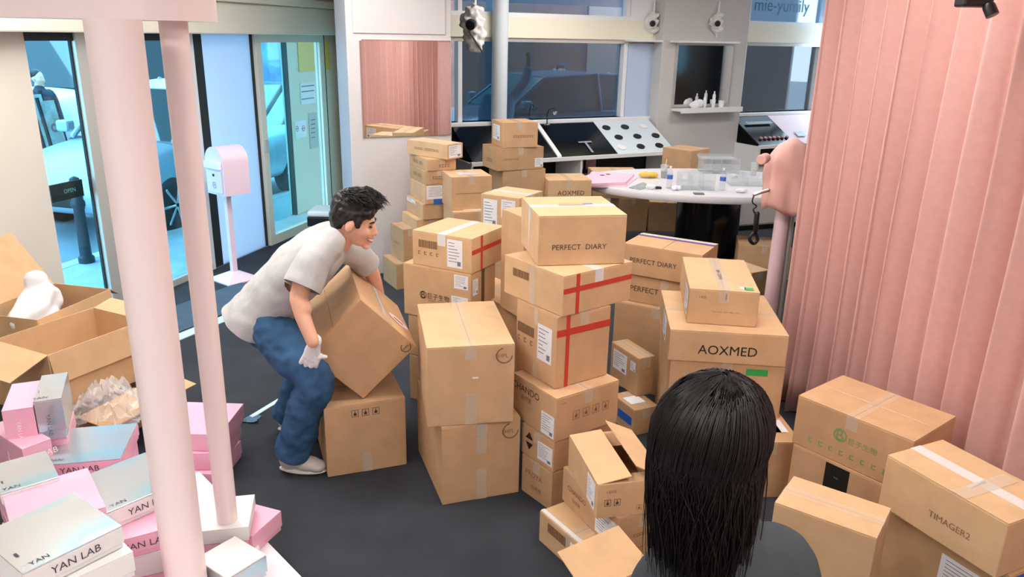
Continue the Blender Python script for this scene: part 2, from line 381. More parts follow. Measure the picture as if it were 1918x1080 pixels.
# white threshold strip and entrance mat
A = unp((333, 632), 0); Bq = unp((440, 588), 0); dd = (Bq-A).normalized(); nn = Vector((dd.y, -dd.x, 0))
a = A-dd*1.3; b = A+dd*1.25; st = mk('trim_13', [a-nn*.05, b-nn*.05, b+nn*.06, a+nn*.06, a-nn*.05+Vector((0, 0, .006)), b-nn*.05+Vector((0, 0, .006)), b+nn*.06+Vector((0, 0, .006)), a+nn*.06+Vector((0, 0, .006))], [(4, 7, 6, 5), (0, 1, 5, 4), (1, 2, 6, 5), (2, 3, 7, 6), (3, 0, 4, 7)], mat('pale_strip', srgb(196, 220, 228), .5)); fixn(st); struct(st)
m0 = a-nn*.07; m1 = b-nn*.07; w = .5
mt = mk('entrance_mat', [m0, m1, m1-nn*w, m0-nn*w]+[p+Vector((0, 0, .009)) for p in (m0, m1, m1-nn*w, m0-nn*w)], [(4, 5, 6, 7), (0, 1, 5, 4), (1, 2, 6, 5), (2, 3, 7, 6), (3, 0, 4, 7)], mat('blue_grey_mat', srgb(74, 92, 108), .9, noise_s=8, noise_a=.12, bump=.4, bump_s=300)); fixn(mt)
tag(mt, 'blue grey entrance mat inside the glass doors', 'mat')
# floor tape mark by the man
A = unp((457, 789), 0); Bq = unp((556, 729), 0); dd = (Bq-A).normalized(); nn = Vector((dd.y, -dd.x, 0))*.017
V = [A-nn, Bq-nn, Bq+nn, A+nn]; ft = mk('floor_tape', [v+Vector((0, 0, .001)) for v in V]+[v+Vector((0, 0, .004)) for v in V], [(4, 5, 6, 7), (0, 1, 5, 4), (1, 2, 6, 5), (2, 3, 7, 6), (3, 0, 4, 7)], mat('pale_tape', srgb(196, 220, 222), .5)); fixn(ft); tag(ft, 'straight pale tape strip on the carpet beside the man', 'tape')
A = unp((472, 787), 0); rg = thing('cable_clip', 'small blue crumpled tape scrap at the end of the floor tape', 'tape scrap', A)
V = []; Fs = []
for i in range(5):
    for j in range(4): V.append(Vector(((i-2)*.022+random.uniform(-.008, .008), (j-1.5)*.024+random.uniform(-.008, .008), .004+random.uniform(0, .018))))
for i in range(4):
    for j in range(3): Fs.append((i*4+j, (i+1)*4+j, (i+1)*4+j+1, i*4+j+1))
o = mk('tape_piece', V, Fs, mat('slate_blue_tape', srgb(72, 110, 138), .5), rg); sm = o.modifiers.new('s', 'SOLIDIFY'); sm.thickness = .003; rg.name = 'tape_scrap'
# window wall at the back
sl = 1.20
tA = -3.0; 
struct(bbox('wall_back', -.3, 6.4, -.14, 0, 0, sl, GREYW))
w1a = hitB(857, 150)[0]; w1b = hitB(1165, 150)[0]; w2a = hitB(1392, 150)[0]; w2b = hitB(1530, 150)[0]
zt = hitB(1060, 80)[1]; zh0 = hitB(1060, 68)[1]; zh1 = hitB(1060, 30)[1]
for i, (a, b, tint) in enumerate(((w1a, w1b, (.33, .45, .53)), (w2a, w2b+.9, (.40, .40, .40)))):
    struct(bbox('window_%d' % (i+2), a, b, -.09, -.08, sl, zt, glass('back_glass_%d' % i, tint, .12)))
    struct(bbox('window_%d' % (i+4), a, b, -.09, -.08, zh1, 3.1, glass('upper_glass_%d' % i, (.62, .75, .85), .15)))
struct(bbox('trim_14', w1a-.2, 6.4, -.12, .02, zt, zt+.05, ALU)); struct(bbox('trim_15', w1a-.2, 6.4, -.12, .05, zt+.05, zh1-.03, mat('cream_band', srgb(244, 238, 216), .5))); struct(bbox('trim_16', w1a-.2, 6.4, -.12, .03, zh1-.03, zh1+.02, WHITE))
struct(bbox('trim_17', w1a-.2, 6.4, -.14, .07, sl-.05, sl+.0, WHITE, bev=.008))
for a in (w1a, w1b, w2a-.06, w2b-.02): struct(bbox('trim_18', a, a+.06, -.11, .01, sl, 3.1, WHITE, bev=.006))
p0, p1 = hitB(921, 120, .1)[0], hitB(948, 120, .1)[0]
c = BO+BD*((p0+p1)/2)+BN*.12
struct(lathe('wall_back', [((p1-p0)/2, sl-.02), ((p1-p0)/2, 3.1)], mat('post_white', srgb(214, 222, 226), .4), loc=(c.x, c.y, 0)))
q0 = hitB(1174, 150, .02)[0]; q1 = hitB(1238, 150, .02)[0]
struct(bbox('wall_back', q0, q1+.1, -.1, .02, sl, zt+.02, mat('pale_blue_panel', srgb(190, 210, 236), .4))); struct(bbox('wall_back', q0, q1+.1, -.1, .02, zt+.02, 3.1, WHITE))
# pillar with a mirror between the windows
k0 = hitB(1240, 100, .22)[0]; k1 = hitB(1398, 100, .22)[0]
struct(bbox('wall_back', k0, k1, -.1, .22, 0, 3.1, GREYW, bev=.01))
def wall_mirror(off, x0, y0, x1, y1, label):
    a, zb = hitB(x0, y1, off); c_, zt_ = hitB(x1, y0, off)
    t = thing('wall_mirror', label, 'mirror', BO+BD*((a+c_)/2)+BN*off+Vector((0, 0, zb)))
    t.rotation_euler = (0, 0, math.atan2(BD.y, BD.x)); w = c_-a; h = zt_-zb
    box('glass', -w/2, w/2, -.012, -.002, 0, h, MIRROR, t)
    for x0_, x1_, z0_, z1_ in ((-w/2-.03, -w/2, -.03, h+.03), (w/2, w/2+.03, -.03, h+.03), (-w/2, w/2, h, h+.03), (-w/2, w/2, -.03, 0)): box('frame', x0_, x1_, -.03, 0, z0_, z1_, mat('satin_silver', srgb(210, 210, 210), .3, .6), t)
    return t
wall_mirror(.22, 1260, 86, 1372, 196, 'square silver framed mirror on the grey pillar between the windows')
a, zb = hitB(1258, 203, .22); c_, _ = hitB(1372, 203, .22)
sh = thing('mirror_shelf', 'small white shelf under the pillar mirror', 'shelf', BO+BD*((a+c_)/2)+BN*.22+Vector((0, 0, zb))); sh.rotation_euler = (0, 0, math.atan2(BD.y, BD.x))
box('board', -(c_-a)/2, (c_-a)/2, -.2, 0, -.03, .0, WHITE, sh); box('lip', -(c_-a)/2, (c_-a)/2, -.21, -.2, -.05, .02, WHITE, sh)
# things on that shelf
for i, (dx, kind) in enumerate(((-.22, 'cloth'), (-.06, 'bottle'), (.1, 'bottle'), (.24, 'cup'))):
    p = BO+BD*((a+c_)/2+dx)+BN*.32+Vector((0, 0, zb))
    if kind == 'bottle': tag(lathe('cosmetic_bottle', [(.02, 0), (.022, .01), (.022, .1+.04*i), (.01, .12+.04*i), (.01, .15+.04*i)], WHITE, loc=p, n=14), ['', 'shorter white pump bottle on the mirror shelf', 'taller white pump bottle on the mirror shelf'][i], 'bottle')
    elif kind == 'cup': tag(lathe('paper_cup', [(.03, 0), (.042, .1), (.038, .1), (.028, .01)], PAPER, loc=p, n=16), 'white paper cup on the mirror shelf', 'cup')
    else:
        tag(remesh('tissue_bundle', [ell(p+Vector((0, 0, .05)), (.09, .06, .05)), ell(p+Vector((.06, 0, .08)), (.05, .04, .05))], .012, PAPER, post=lambda co, n: co+n*.02*noise.noise(co*18)), 'crumpled white tissue bundle on the mirror shelf', 'tissue')
# big mirror pillar at the left, boxed out from the wall
pl0 = unp((668, 517), 0); pr0 = W(846, 260, pl0.y+.38); pr0.z = 0
pd = (pr0-pl0).normalized(); pn = Vector((pd.y, -pd.x, 0)); pw = (pr0-pl0).length
PM = Matrix(((pd.x, pn.x, 0, pl0.x), (pd.y, pn.y, 0, pl0.y), (0, 0, 1, 0), (0, 0, 0, 1)))
pil = box('wall_back', 0, pw, -.5, 0, 0, 3.1, mat('mauve_grey_panel', srgb(208, 203, 203), .5, noise_s=1.5, noise_a=.03), None, .008, PM); fixn(pil); struct(pil)
e0 = FO+FD*(s_end-.05)
wl = mk('wall_back', [pl0+pd*.01-pn*.02, e0, e0+Vector((0, 0, 3.1)), pl0+pd*.01-pn*.02+Vector((0, 0, 3.1))]+[pl0+pd*.3-pn*.02, e0+Vector((.4, .1, 0)), e0+Vector((.4, .1, 3.1)), pl0+pd*.3-pn*.02+Vector((0, 0, 3.1))], [(0, 1, 2, 3), (4, 7, 6, 5), (0, 4, 5, 1), (1, 5, 6, 2), (2, 6, 7, 3), (3, 7, 4, 0)], mat('side_grey', srgb(196, 200, 192), .5)); fixn(wl); struct(wl)
bs = BO-BD*.1+BN*0; pb = pl0+pd*pw*.9-pn*.45
ww = mk('wall_back', [bs, pb, pb+Vector((0, 0, 3.1)), bs+Vector((0, 0, 3.1)), bs-BN*.1+Vector((-.1, .1, 0)), pb+Vector((-.15, .1, 0)), pb+Vector((-.15, .1, 3.1)), bs-BN*.1+Vector((-.1, .1, 3.1))], [(0, 1, 2, 3), (7, 6, 5, 4), (0, 4, 5, 1), (1, 5, 6, 2), (2, 6, 7, 3), (3, 7, 4, 0)], MATS['black_matt']); fixn(ww); struct(ww)
def hitP(x, y):
    d = ray(x, y); t = (pl0-CAMP).dot(pn)/d.dot(pn); P = CAMP+d*t
    return (P-pl0).dot(pd), P.z
a, zt_ = hitP(676, 76); c_, zb = hitP(843, 252)
t = thing('wall_mirror', 'large frameless mirror panel on the mauve grey pillar', 'mirror', pl0+pd*((a+c_)/2)+Vector((0, 0, zb))); t.rotation_euler = (0, 0, math.atan2(pd.y, pd.x)); w = c_-a; h = zt_-zb
box('glass', -w/2, w/2, -.014, -.002, 0, h, MIRROR, t); box('edge_strip', -w/2-.02, -w/2, -.02, -.001, 0, h, CHROME, t); box('edge_strip', -w/2, w/2, -.02, -.001, h, h+.012, CHROME, t)
z_ = hitP(750, 72)[1]; q = box('upper_panel', .06, pw-.06, .0, .012, z_+.04, 3.0, MATS['mauve_grey_panel'], None, .003, PM); fixn(q); q.name = 'trim_19'; struct(q)
a, z1_ = hitP(655, 5); 
# ------------------------------------------------------------------ cardboard boxes
ZT = {}
def fit(z0, FT, FB=None, L=None, R_=None, H=None, Y=None, w=None, d=None, yaw=None):
    if Y is not None:
        z1 = W(FT[0], FT[1], Y).z; H = z1-z0
    elif H is None:
        P = unp(FB, z0); H = min((i*.0006+.03 for i in range(2000)), key=lambda hh: abs(projy((P.x, P.y, z0+hh))-FT[1]))
    z1 = z0+H; P1 = unp(FT, z1)
    if FB is not None and Y is None: P1 = (P1+Vector((*unp(FB, z0).xy, z1)))/2
    A = []
    if R_: e = unp(R_, z1)-P1; A.append((math.atan2(e.y, e.x), e.length)); w = w or e.length
    if L: e = unp(L, z1)-P1; A.append((math.atan2(e.y, e.x)-math.pi/2, e.length)); d = d or e.length
    a = R(yaw) if yaw is not None else sum(x*l for x, l in A)/sum(l for x, l in A)
    ex = Vector((math.cos(a), math.sin(a), 0)); ey = Vector((-math.sin(a), math.cos(a), 0))
    c = P1+ex*w/2+ey*d/2; c.z = z0
    return c, a, w, d, H
def faces(w, d, H):
    return {'R': Frame((-w/2, -d/2, 0), (1, 0, 0), (0, 0, 1), w, H), 'L': Frame((-w/2, d/2, 0), (0, -1, 0), (0, 0, 1), d, H), 'T': Frame((-w/2, -d/2, H), (1, 0, 0), (0, 1, 0), w, d)}
def decorate(t, w, d, H, dec):
    Fc = faces(w, d, H)
    for q in dec:
        f = Fc[q[1]]; u, v = q[2]*f.w, q[3]*f.h; kk = .003 if q[1] == 'T' else .0014
        if q[0] == 'text' and q[5][0] == '~':      # print too small to read: a broken row of marks
            n_ = len(q[5]); tw = q[4]*f.w; gw = tw/n_; rot = q[7] if len(q) > 7 else 0; rs = []
            for i in range(n_):
                if q[5][i] == ' ': continue
                a = -tw/2+gw*i; rs += [(u+a, v-gw*.5, u+a+gw*.22, v+gw*.5), (u+a+gw*.3, v+gw*.25, u+a+gw*.75, v+gw*.45), (u+a+gw*.3, v-gw*.45, u+a+gw*.75, v-gw*.25)]
            lines('printed_marks', f, rs, q[6] if len(q) > 6 else INK, t, kk)
        elif q[0] == 'text': text('printed_text', f, u, v, q[4]*f.w, q[5], q[6] if len(q) > 6 else INK, t, kk, rot=q[7] if len(q) > 7 else 0, stretch=q[8] if len(q) > 8 else 1)
        elif q[0] == 'label':
            su, sv = q[4]*f.w, q[5]*f.h; lb = quad('shipping_label', f, u, v, su, sv, PAPER, t, kk)
            rs = []
            for i in range(7):
                y = v+sv*(.38-.11*i); x0 = u-su*.42; rs.append((x0, y-sv*.012, x0+su*random.uniform(.3, .8), y+sv*.012))
            rs.append((u+su*.18, v-sv*.42, u+su*.4, v-sv*.26))
            lines('label_print', f, rs, PRINT, lb, kk+.0006)
        elif q[0] == 'strip': quad(q[7] if len(q) > 7 else 'tape_strip', f, u, v, q[4]*f.w, q[5]*f.h, q[6], t, kk)
        elif q[0] == 'cross':      # red stripes that cross
            quad('red_stripe', f, .5*f.w, q[3]*f.h, f.w, .13*f.h if f.h < .3 else .035, RED, t, kk); quad('red_stripe', f, q[2]*f.w, .5*f.h, .022, f.h, RED, t, kk+.0003)
        elif q[0] == 'bars':       # faded barcode block
            su, sv = q[4]*f.w, q[5]*f.h; rs = []; x = u-su/2
            while x < u+su/2: wd_ = random.uniform(.002, .007); rs.append((x, v-sv/2, min(x+wd_, u+su/2), v+sv/2)); x += wd_+random.uniform(.001, .003)
            lines('barcode', f, rs, INKS, t, kk)
        elif q[0] == 'emblem':     # round arrow emblem with lettering
            r = q[4]*f.h; ring('emblem_ring', f, u, v, r, r*.16, INKS, t, kk, 100, 420-60); text('emblem_text', f, u-r*.3, v, r*1.5, 'SHPL', INKS, t, kk)
        elif q[0] == 'icons':      # handling icons
            s = q[4]*f.h; rs = []
            for i in range(q[5]):
                x = u+(i-(q[5]-1)/2)*s*1.35
                for a, b, c_, e in ((-.45, -.5, .45, -.44), (-.45, .44, .45, .5), (-.45, -.5, -.39, .5), (.39, -.5, .45, .5), (-.18, -.3, .18, .05), (-.05, .05, .05, .35)): rs.append((x+a*s, v+b*s, x+c_*s, v+e*s))
            lines('handling_icons', f, rs, q[6] if len(q) > 6 else INKS, t, kk)
        elif q[0] == 'seal':
            ring('logo_ring', f, u, v, q[4]*f.h, q[4]*f.h*.2, q[5], t, kk); text('logo_mark', f, u, v, q[4]*f.h*1.1, 'B', q[5], t, kk)
        elif q[0] == 'tri':
            s = q[4]*f.h; V = [f.p(u-s*.6, v+s*.2, kk), f.p(u+s*.6, v+s*.2, kk), f.p(u, v+s, kk), f.p(u+s*.6, v-s*.2, kk), f.p(u-s*.6, v-s*.2, kk), f.p(u, v-s, kk)]
            mk('arrow_mark', V, [(0, 1, 2), (3, 4, 5)], BLACKP, t)
def carton(key, label, z0, FT, FB=None, L=None, R_=None, H=None, Y=None, w=None, d=None, yaw=None, dec=(), seam='y', card=0, tape=TAPE, group=None, topless=False, inset=.003):
    z0 = ZT[z0] if isinstance(z0, str) else z0
    c, a, w, d, H = fit(z0, FT, FB, L, R_, H, Y, w, d, yaw)
    ZT[key] = z0+H+.0015
    return carton_at(c, a, w, d, H, label, dec, seam, card, tape, group)
def carton_at(c, a, w, d, H, label, dec=(), seam='y', card=0, tape=TAPE, group=None):
    t = thing('cardboard_box', label, 'box', c, a, group); m = CARD[card]
    box('body', -w/2, w/2, -d/2, d/2, 0, H-.004, m, t, .004)
    if seam == 'x':
        box('flap', -w/2+.001, w/2-.001, -d/2+.001, -.0018, H-.004, H, m, t); box('flap', -w/2+.001, w/2-.001, .0018, d/2-.001, H-.004, H, m, t)
        if tape: box('tape', -w/2-.001, w/2+.001, -.028, .028, H-.001, H+.001, tape, t); box('tape', -w/2-.0012, -w/2-.0004, -.028, .028, H-.07, H+.001, tape, t)
    else:
        box('flap', -w/2+.001, -.0018, -d/2+.001, d/2-.001, H-.004, H, m, t); box('flap', .0018, w/2-.001, -d/2+.001, d/2-.001, H-.004, H, m, t)
        if tape: box('tape', -.028, .028, -d/2-.001, d/2+.001, H-.001, H+.001, tape, t); box('tape', -.028, .028, -d/2-.0012, -d/2-.0004, H-.07, H+.001, tape, t)
    decorate(t, w, d, H, dec)
    return t
FIL = 'plain cardboard box low in the stacks behind the front boxes'
RECT = ('strip', 'R', .5, .12, .1, .24, TAPE)
# box under the lifted box, and the twin stack beside it
carton('A1', 'plain brown box with small printed handling marks, under the tilted box', 0, (606, 765), FB=(614, 894), R_=(759, 744), d=.5, card=0, seam='x', dec=[('icons', 'R', .5, .87, .1, 3, INK), ('strip', 'R', .5, .14, .12, .28, TAPE)])
carton('B1', 'plain brown box with round emblem, lower of two beside the lifted box', 0, (826, 801), FB=(830, 946), L=(773, 713), R_=(978, 784), card=0, dec=[('emblem', 'R', .87, .84, .1), ('strip', 'R', .5, .2, .13, .4, TAPE), ('strip', 'R', .5, .8, .13, .4, TAPE)])
carton('B2', 'plain brown box with taped top seam and round emblem, upper of two', 'B1', (801, 652), FB=(799, 800), L=(780, 569), R_=(965, 644), card=1, dec=[('emblem', 'R', .88, .86, .1), ('strip', 'R', .5, .2, .13, .4, TAPE), ('strip', 'R', .55, .6, .07, .02, PAPER)])
# centre tower
carton('C0', 'narrow brown box printed PROYA at the bottom of the centre tower', 0, (1035, 886), FB=(1031, 957), L=(978, 848), w=.34, card=2, seam='x', dec=[('text', 'L', .42, .62, .55, 'PROYA', INKS), ('text', 'L', .5, .3, .34, '珀莱雅', INKS)])
carton('C0b', 'brown box with black triangle arrows and white label in centre tower', 'C0', (1038, 829), L=(978, 791), H=.165, w=.42, card=2, seam='x', dec=[('tri', 'L', .25, .55, .3), ('label', 'L', .74, .45, .45, .6)])
carton('C1', 'brown box printed CHANDO with handling icons and white corner label', 'C0b', (1042.6, 747), FB=(1039, 829), L=(962, 704), R_=(1156.7, 717), w=.40, d=.36, card=0, dec=[('text', 'L', .32, .78, .62, 'CHANDO', INK), ('text', 'L', .34, .58, .22, '自然堂', INK), ('label', 'L', .83, .3, .28, .5), ('icons', 'R', .55, .5, .2, 4, INKS), ('text', 'R', .12, .85, .08, '~~~~', INKS)])
carton('C2', 'tall brown box with red cross stripes and shipping label in centre tower', 'C1', (1045, 595), FB=(1038.6, 729), L=(962, 559), R_=(1150, 575), card=0, dec=[('cross', 'R', .2, .77), ('label', 'L', .72, .55, .34, .5), ('bars', 'L', .25, .62, .42, .14), ('text', 'L', .25, .46, .4, '~ ~ ~', INKS), ('strip', 'L', .5, .88, .09, .24, TAPE), ('strip', 'L', .5, .1, .09, .2, TAPE)])
carton('C3', 'wide brown box with red cross stripes below the top of the tower', 'C2', (1057.5, 518), FB=(1052.7, 594), L=(954, 475), R_=(1176.7, 487), card=1, tape=TAPEW, dec=[('cross', 'R', .2, .62), ('bars', 'L', .3, .66, .28, .2), ('strip', 'L', .5, .5, .09, 1.0, TAPE)])
carton('C4', 'brown box printed PERFECT DIARY on top of the centre tower', 'C3', (1010.5, 405), FB=(1006, 498), L=(981, 369), R_=(1174, 401), card=1, seam='x', tape=TAPEW, dec=[('text', 'R', .47, .37, .62, 'PERFECT  DIARY', INK), ('strip', 'T', .5, .55, .3, .1, mat('orange_print', srgb(236, 150, 110), .6), 'printed_band'), ('strip', 'T', .7, .57, .12, .05, PURPLE, 'printed_band'), ('strip', 'L', .5, .5, .05, .9, TAPEW)])
# stack left of the tower
YG = 4.35
carton('G0', 'bottom box of the stack behind the twin boxes, mostly hidden', 0, (884, 690), Y=YG, w=.24, d=.46, yaw=63, card=3)
carton('G1', 'second box from the bottom of the stack behind the lifted box', 'G0', (884, 613), Y=YG, w=.24, d=.46, yaw=63, card=3)
carton('G2', 'brown box with round logo, Chinese lettering and two white labels', 'G1', (882, 514), Y=YG, L=(751, 496), w=.30, d=.48, yaw=63, card=0, dec=[('seal', 'L', .30, .45, .075, INK), ('text', 'L', .53, .45, .32, '巨子生物', INK), ('text', 'L', .53, .36, .3, '~~~~~ ~~~~~~~', INKS), ('label', 'L', .86, .82, .2, .26), ('label', 'L', .84, .4, .24, .28), ('label', 'R', .18, .72, .2, .3), ('strip', 'R', .48, .6, .12, .8, mat('dark_tape', srgb(92, 66, 44), .5)), ('icons', 'L', .45, .2, .06, 4, INK)])
carton('G3', 'brown box with red cross stripes and long white label, left of the tower', 'G2', (884, 448), Y=YG, L=(773, 432), R_=(949, 423), w=.40, d=.42, yaw=62, card=1, tape=TAPEW, seam='x', dec=[('cross', 'R', .28, .6), ('label', 'L', .72, .5, .25, .8), ('bars', 'L', .27, .65, .32, .22), ('text', 'L', .28, .38, .36, '~ ~ ~ ~', INKS)])
# boxes wedged between the stacks
carton('E1', 'brown box printed AOXMED wedged between the twin boxes and the tower', 0, (968, 583), L=(914, 524), H=.68, w=.3, card=0, yaw=38, dec=[('text', 'L', .46, .68, .72, 'AOXMED', INK)])
carton('E2', 'tall brown box hidden behind the PERFECT DIARY box on the tower', 'E1', (982, 408), Y=4.22, w=.3, d=.26, yaw=30, card=0, dec=[])
# stack against the pillar
carton('H0', 'small brown box on the carpet at the foot of the pillar', 0, (743, 495), FB=(742, 543), L=(717, 477), w=.17, yaw=29, card=3)
carton('H0b', 'small brown box stacked at the foot of the pillar', 'H0', (757, 430), FB=(755, 492), L=(728, 417), w=.15, yaw=31, d=.3, card=3, dec=[('text', 'L', .5, .5, .4, '~~~~~~', INKS)])
YH = 6.78
carton('H1', 'bottom box of the thin box stack by the pillar mirror', 0, (780, 412), Y=YH, L=(753, 387), w=.28, d=.4, yaw=27, card=1)
for k, lab, ft, ww_, dd_, yw, cd_, dec in (
    ('H2', 'thin brown box second from the bottom of the mirror stack', (792, 383), .27, .44, 27, 0, [('label', 'L', .3, .85, .5, .25)]),
    ('H3', 'brown box with white label and blue tape in the mirror stack', (796, 347), .26, .44, 25, 1, [('label', 'R', .5, .6, .9, .7), ('strip', 'R', .45, .12, .3, .28, BLUET)]),
    ('H4', 'thin brown box with printed end in the middle of the mirror stack', (797, 321), .27, .46, 25, 3, [('text', 'R', .5, .5, .5, '~~~~~', INKS), ('text', 'L', .5, .5, .5, '~~~~ ~~~', INKS)]),
    ('H5', 'thin brown box second from the top of the mirror stack', (801, 299), .27, .46, 28, 0, [('text', 'R', .6, .4, .4, '~~~~', INKS), ('text', 'L', .5, .5, .5, '~~~~ ~~~', INKS)]),
    ('H6', 'long thin brown box with white end label on top of the mirror stack', (838, 271), .2, .5, 52, 1, [('label', 'R', .5, .5, .8, .8), ('text', 'L', .5, .5, .6, '~~~~~ ~~~~~~~~', INKS)])):
    carton(k, lab, 'H'+str(int(k[1])-1), ft, Y=YH, w=ww_, d=dd_, yaw=yw, card=cd_, dec=dec)
carton('I0', 'brown box with white paper on its top beside the mirror stack', 0, (850, 398), Y=6.45, R_=(925, 392), w=.5, d=.4, yaw=18, card=0, dec=[('strip', 'T', .45, .3, .5, .3, PAPER, 'paper_sheet')])
carton('I1', 'square brown box beside the mirror stack with a taped top', 'I0', (845, 332), Y=6.52, w=.36, d=.36, yaw=18, card=0, dec=[('strip', 'R', .5, .5, .8, .012, INKS, 'printed_line'), ('strip', 'T', .5, .4, .5, .3, TAPEW)])
carton('J0', 'brown box hidden under the box with two white labels', 0, (975, 430), Y=5.55, w=.4, d=.36, yaw=60, card=3)
carton('J1', 'brown box with two white labels and a blue tape patch', 'J0', (973, 372), Y=5.55, w=.36, d=.33, yaw=60, card=1, tape=TAPEW, dec=[('label', 'L', .25, .4, .36, .9), ('label', 'L', .72, .6, .36, .6), ('strip', 'L', .72, .18, .3, .26, BLUET)])
YK = 7.5
carton('K3', 'large brown box at the base of the stack before the black counter', 0, (942, 320), Y=YK, w=.46, d=.36, yaw=24, card=3)
carton('K2', 'brown box with small white label, middle of the counter stack', 'K3', (932, 278.5), Y=YK-.04, w=.5, d=.36, yaw=26, card=3, dec=[('text', 'R', .3, .5, .32, '~~~~~~ ~~~', INKS), ('text', 'L', .5, .4, .4, '~~~~', INKS), ('label', 'R', .9, .3, .18, .4)])
carton('K1', 'brown box with wrinkled white label on top of the counter stack', 'K2', (942, 230), Y=YK, w=.36, d=.34, yaw=20, card=0, dec=[('label', 'L', .45, .55, .6, .6), ('text', 'R', .6, .45, .6, '~~~~~~~~~', INKS)])
carton('L1', 'brown box printed AOXMED standing left of the round table', 0, (1027, 338), Y=7.55, R_=(1099, 333), w=.44, d=.4, yaw=10, card=1, dec=[('text', 'R', .53, .86, .62, 'AOXMED', INK)])
carton('M1', 'large brown box on the carpet behind the round table', 0, (1160, 372), Y=9.2, w=.36, d=.4, yaw=8, card=3)
carton('M2', 'brown box on the carpet beside the black table base', 0, (1217, 378), Y=9.25, w=.36, d=.26, yaw=-5, card=3)
carton('O1', 'flat brown box behind the pink folders at the table end', 'M1', (1112, 322), Y=9.18, w=.56, d=.36, yaw=6, card=1)
carton('N0', 'brown box under the tall box behind the round table', 0, (1298, 345), Y=9.42, w=.38, d=.38, yaw=45, card=3)
carton('N1', 'tall brown box standing behind the cluttered round table', 'N0', (1296, 283), Y=9.42, w=.40, d=.42, yaw=45, card=0)
# PERFECT DIARY pair to the right of the tower
YP = 4.85
carton('P1', 'large plain brown box under the two flat PERFECT DIARY boxes', 0, (1152, 563), Y=YP-.02, w=.56, d=.36, yaw=-30, card=0)
carton('P2', 'flat brown box printed PERFECT DIARY, lower of the pair', 'P1', (1174, 511), Y=YP, w=.52, d=.34, yaw=-30, card=2, dec=[('text', 'R', .4, .5, .68, 'PERFECT DIARY', INK)])
carton('P3', 'flat brown box printed PERFECT DIARY with purple tape along the top', 'P2', (1168, 455), Y=YP, w=.52, d=.34, yaw=-30, card=2, tape=None, dec=[('text', 'R', .40, .5, .6, 'PERFECT DIARY', INK), ('strip', 'T', .5, .88, 1.0, .08, TAPEW), ('strip', 'T', .5, .78, 1.0, .07, PURPLE)])
# small boxes in the gap
carton('R2', 'small brown box with blue tape and paper slip in the gap', 0, (1187, 769), FB=(1187, 817), L=(1157, 743), w=.17, d=.24, yaw=26, card=3, dec=[('strip', 'L', .6, .5, .6, .32, BLUET), ('strip', 'T', .45, .5, .6, .4, PAPER, 'paper_slip')])
carton('R1', 'small brown box with square and wide white labels in the gap', 'R2', (1197, 672), FB=(1191, 743), L=(1145, 639), w=.12, d=.3, yaw=26, card=3, dec=[('label', 'L', .35, .62, .5, .5), ('label', 'L', .82, .72, .18, .24)])
# AOXMED stack
carton('Q0', 'big plain brown box with a green tape patch under the AOXMED box', 0, (1256, 674), H=.62, R_=(1472, 687), L=(1238, 600), card=0, dec=[('strip', 'R', .76, .93, .19, .06, GREENT)])
carton('Q1', 'wide flat brown box printed AOXMED in large black letters', 'Q0', (1254, 616.7), FB=(1252, 674), L=(1233.7, 542.6), R_=(1480, 631.5), card=1, seam='x', tape=TAPE, dec=[('text', 'R', .5, .42, .5, 'AOXMED', BLACKP), ('label', 'L', .55, .5, .3, .7)])
carton('Q2', 'small brown box with printed tape and green sticker on the AOXMED box', 'Q1', (1291.8, 540), FB=(1285.6, 604), L=(1274, 480), R_=(1425, 550), card=1, dec=[('text', 'R', .53, .83, .1, 'NANDX', BLACKP, 1.57), ('text', 'R', .2, .78, .1, '1408', INKS), ('text', 'R', .55, .38, .4, '~~~~ ~~~~ ~~~~ ~~~~ ~~~~', INKS), ('strip', 'T', .5, .5, .16, 1, TAPE), ('text', 'T', .5, .45, .5, 'NANDX 1408', INK, 1.57), ('strip', 'T', .86, .08, .13, .07, GREENT), ('strip', 'T', .77, .09, .08, .06, PAPER), ('label', 'L', .8, .5, .3, .7)])
carton('Z1', 'low brown box on the carpet under the hanging black strap', 0, (1384, 458), Y=7.45, w=.5, d=.4, yaw=-12, card=0)
carton('Z2', 'brown box between the pink pole and the table base', 0, (1409, 511), Y=6.15, w=.2, d=.36, yaw=30, card=3)
# front low stack by the woman
carton('S1', 'flat brown box with white taped edge and label on the carpet in front', 0, (1128, 1056), H=.16, L=(1011, 956), w=.42, card=1, seam='x', dec=[('label', 'L', .65, .45, .26, .8), ('bars', 'L', .3, .7, .3, .3), ('strip', 'T', .04, .5, .05, 1, TAPEW)])
carton('S2', 'brown box printed CHANDO with white label under the open box', 'S1', (1159, 972.6), FB=(1154.4, 1039), L=(1049, 876), w=.27, d=.46, yaw=27, card=0, dec=[('text', 'L', .28, .55, .34, 'CHANDO', INKS), ('text', 'L', .28, .3, .14, '自然堂', INKS), ('label', 'L', .8, .45, .34, .7), ('text', 'R', .5, .4, .4, '~~~~~~~', INKS)])
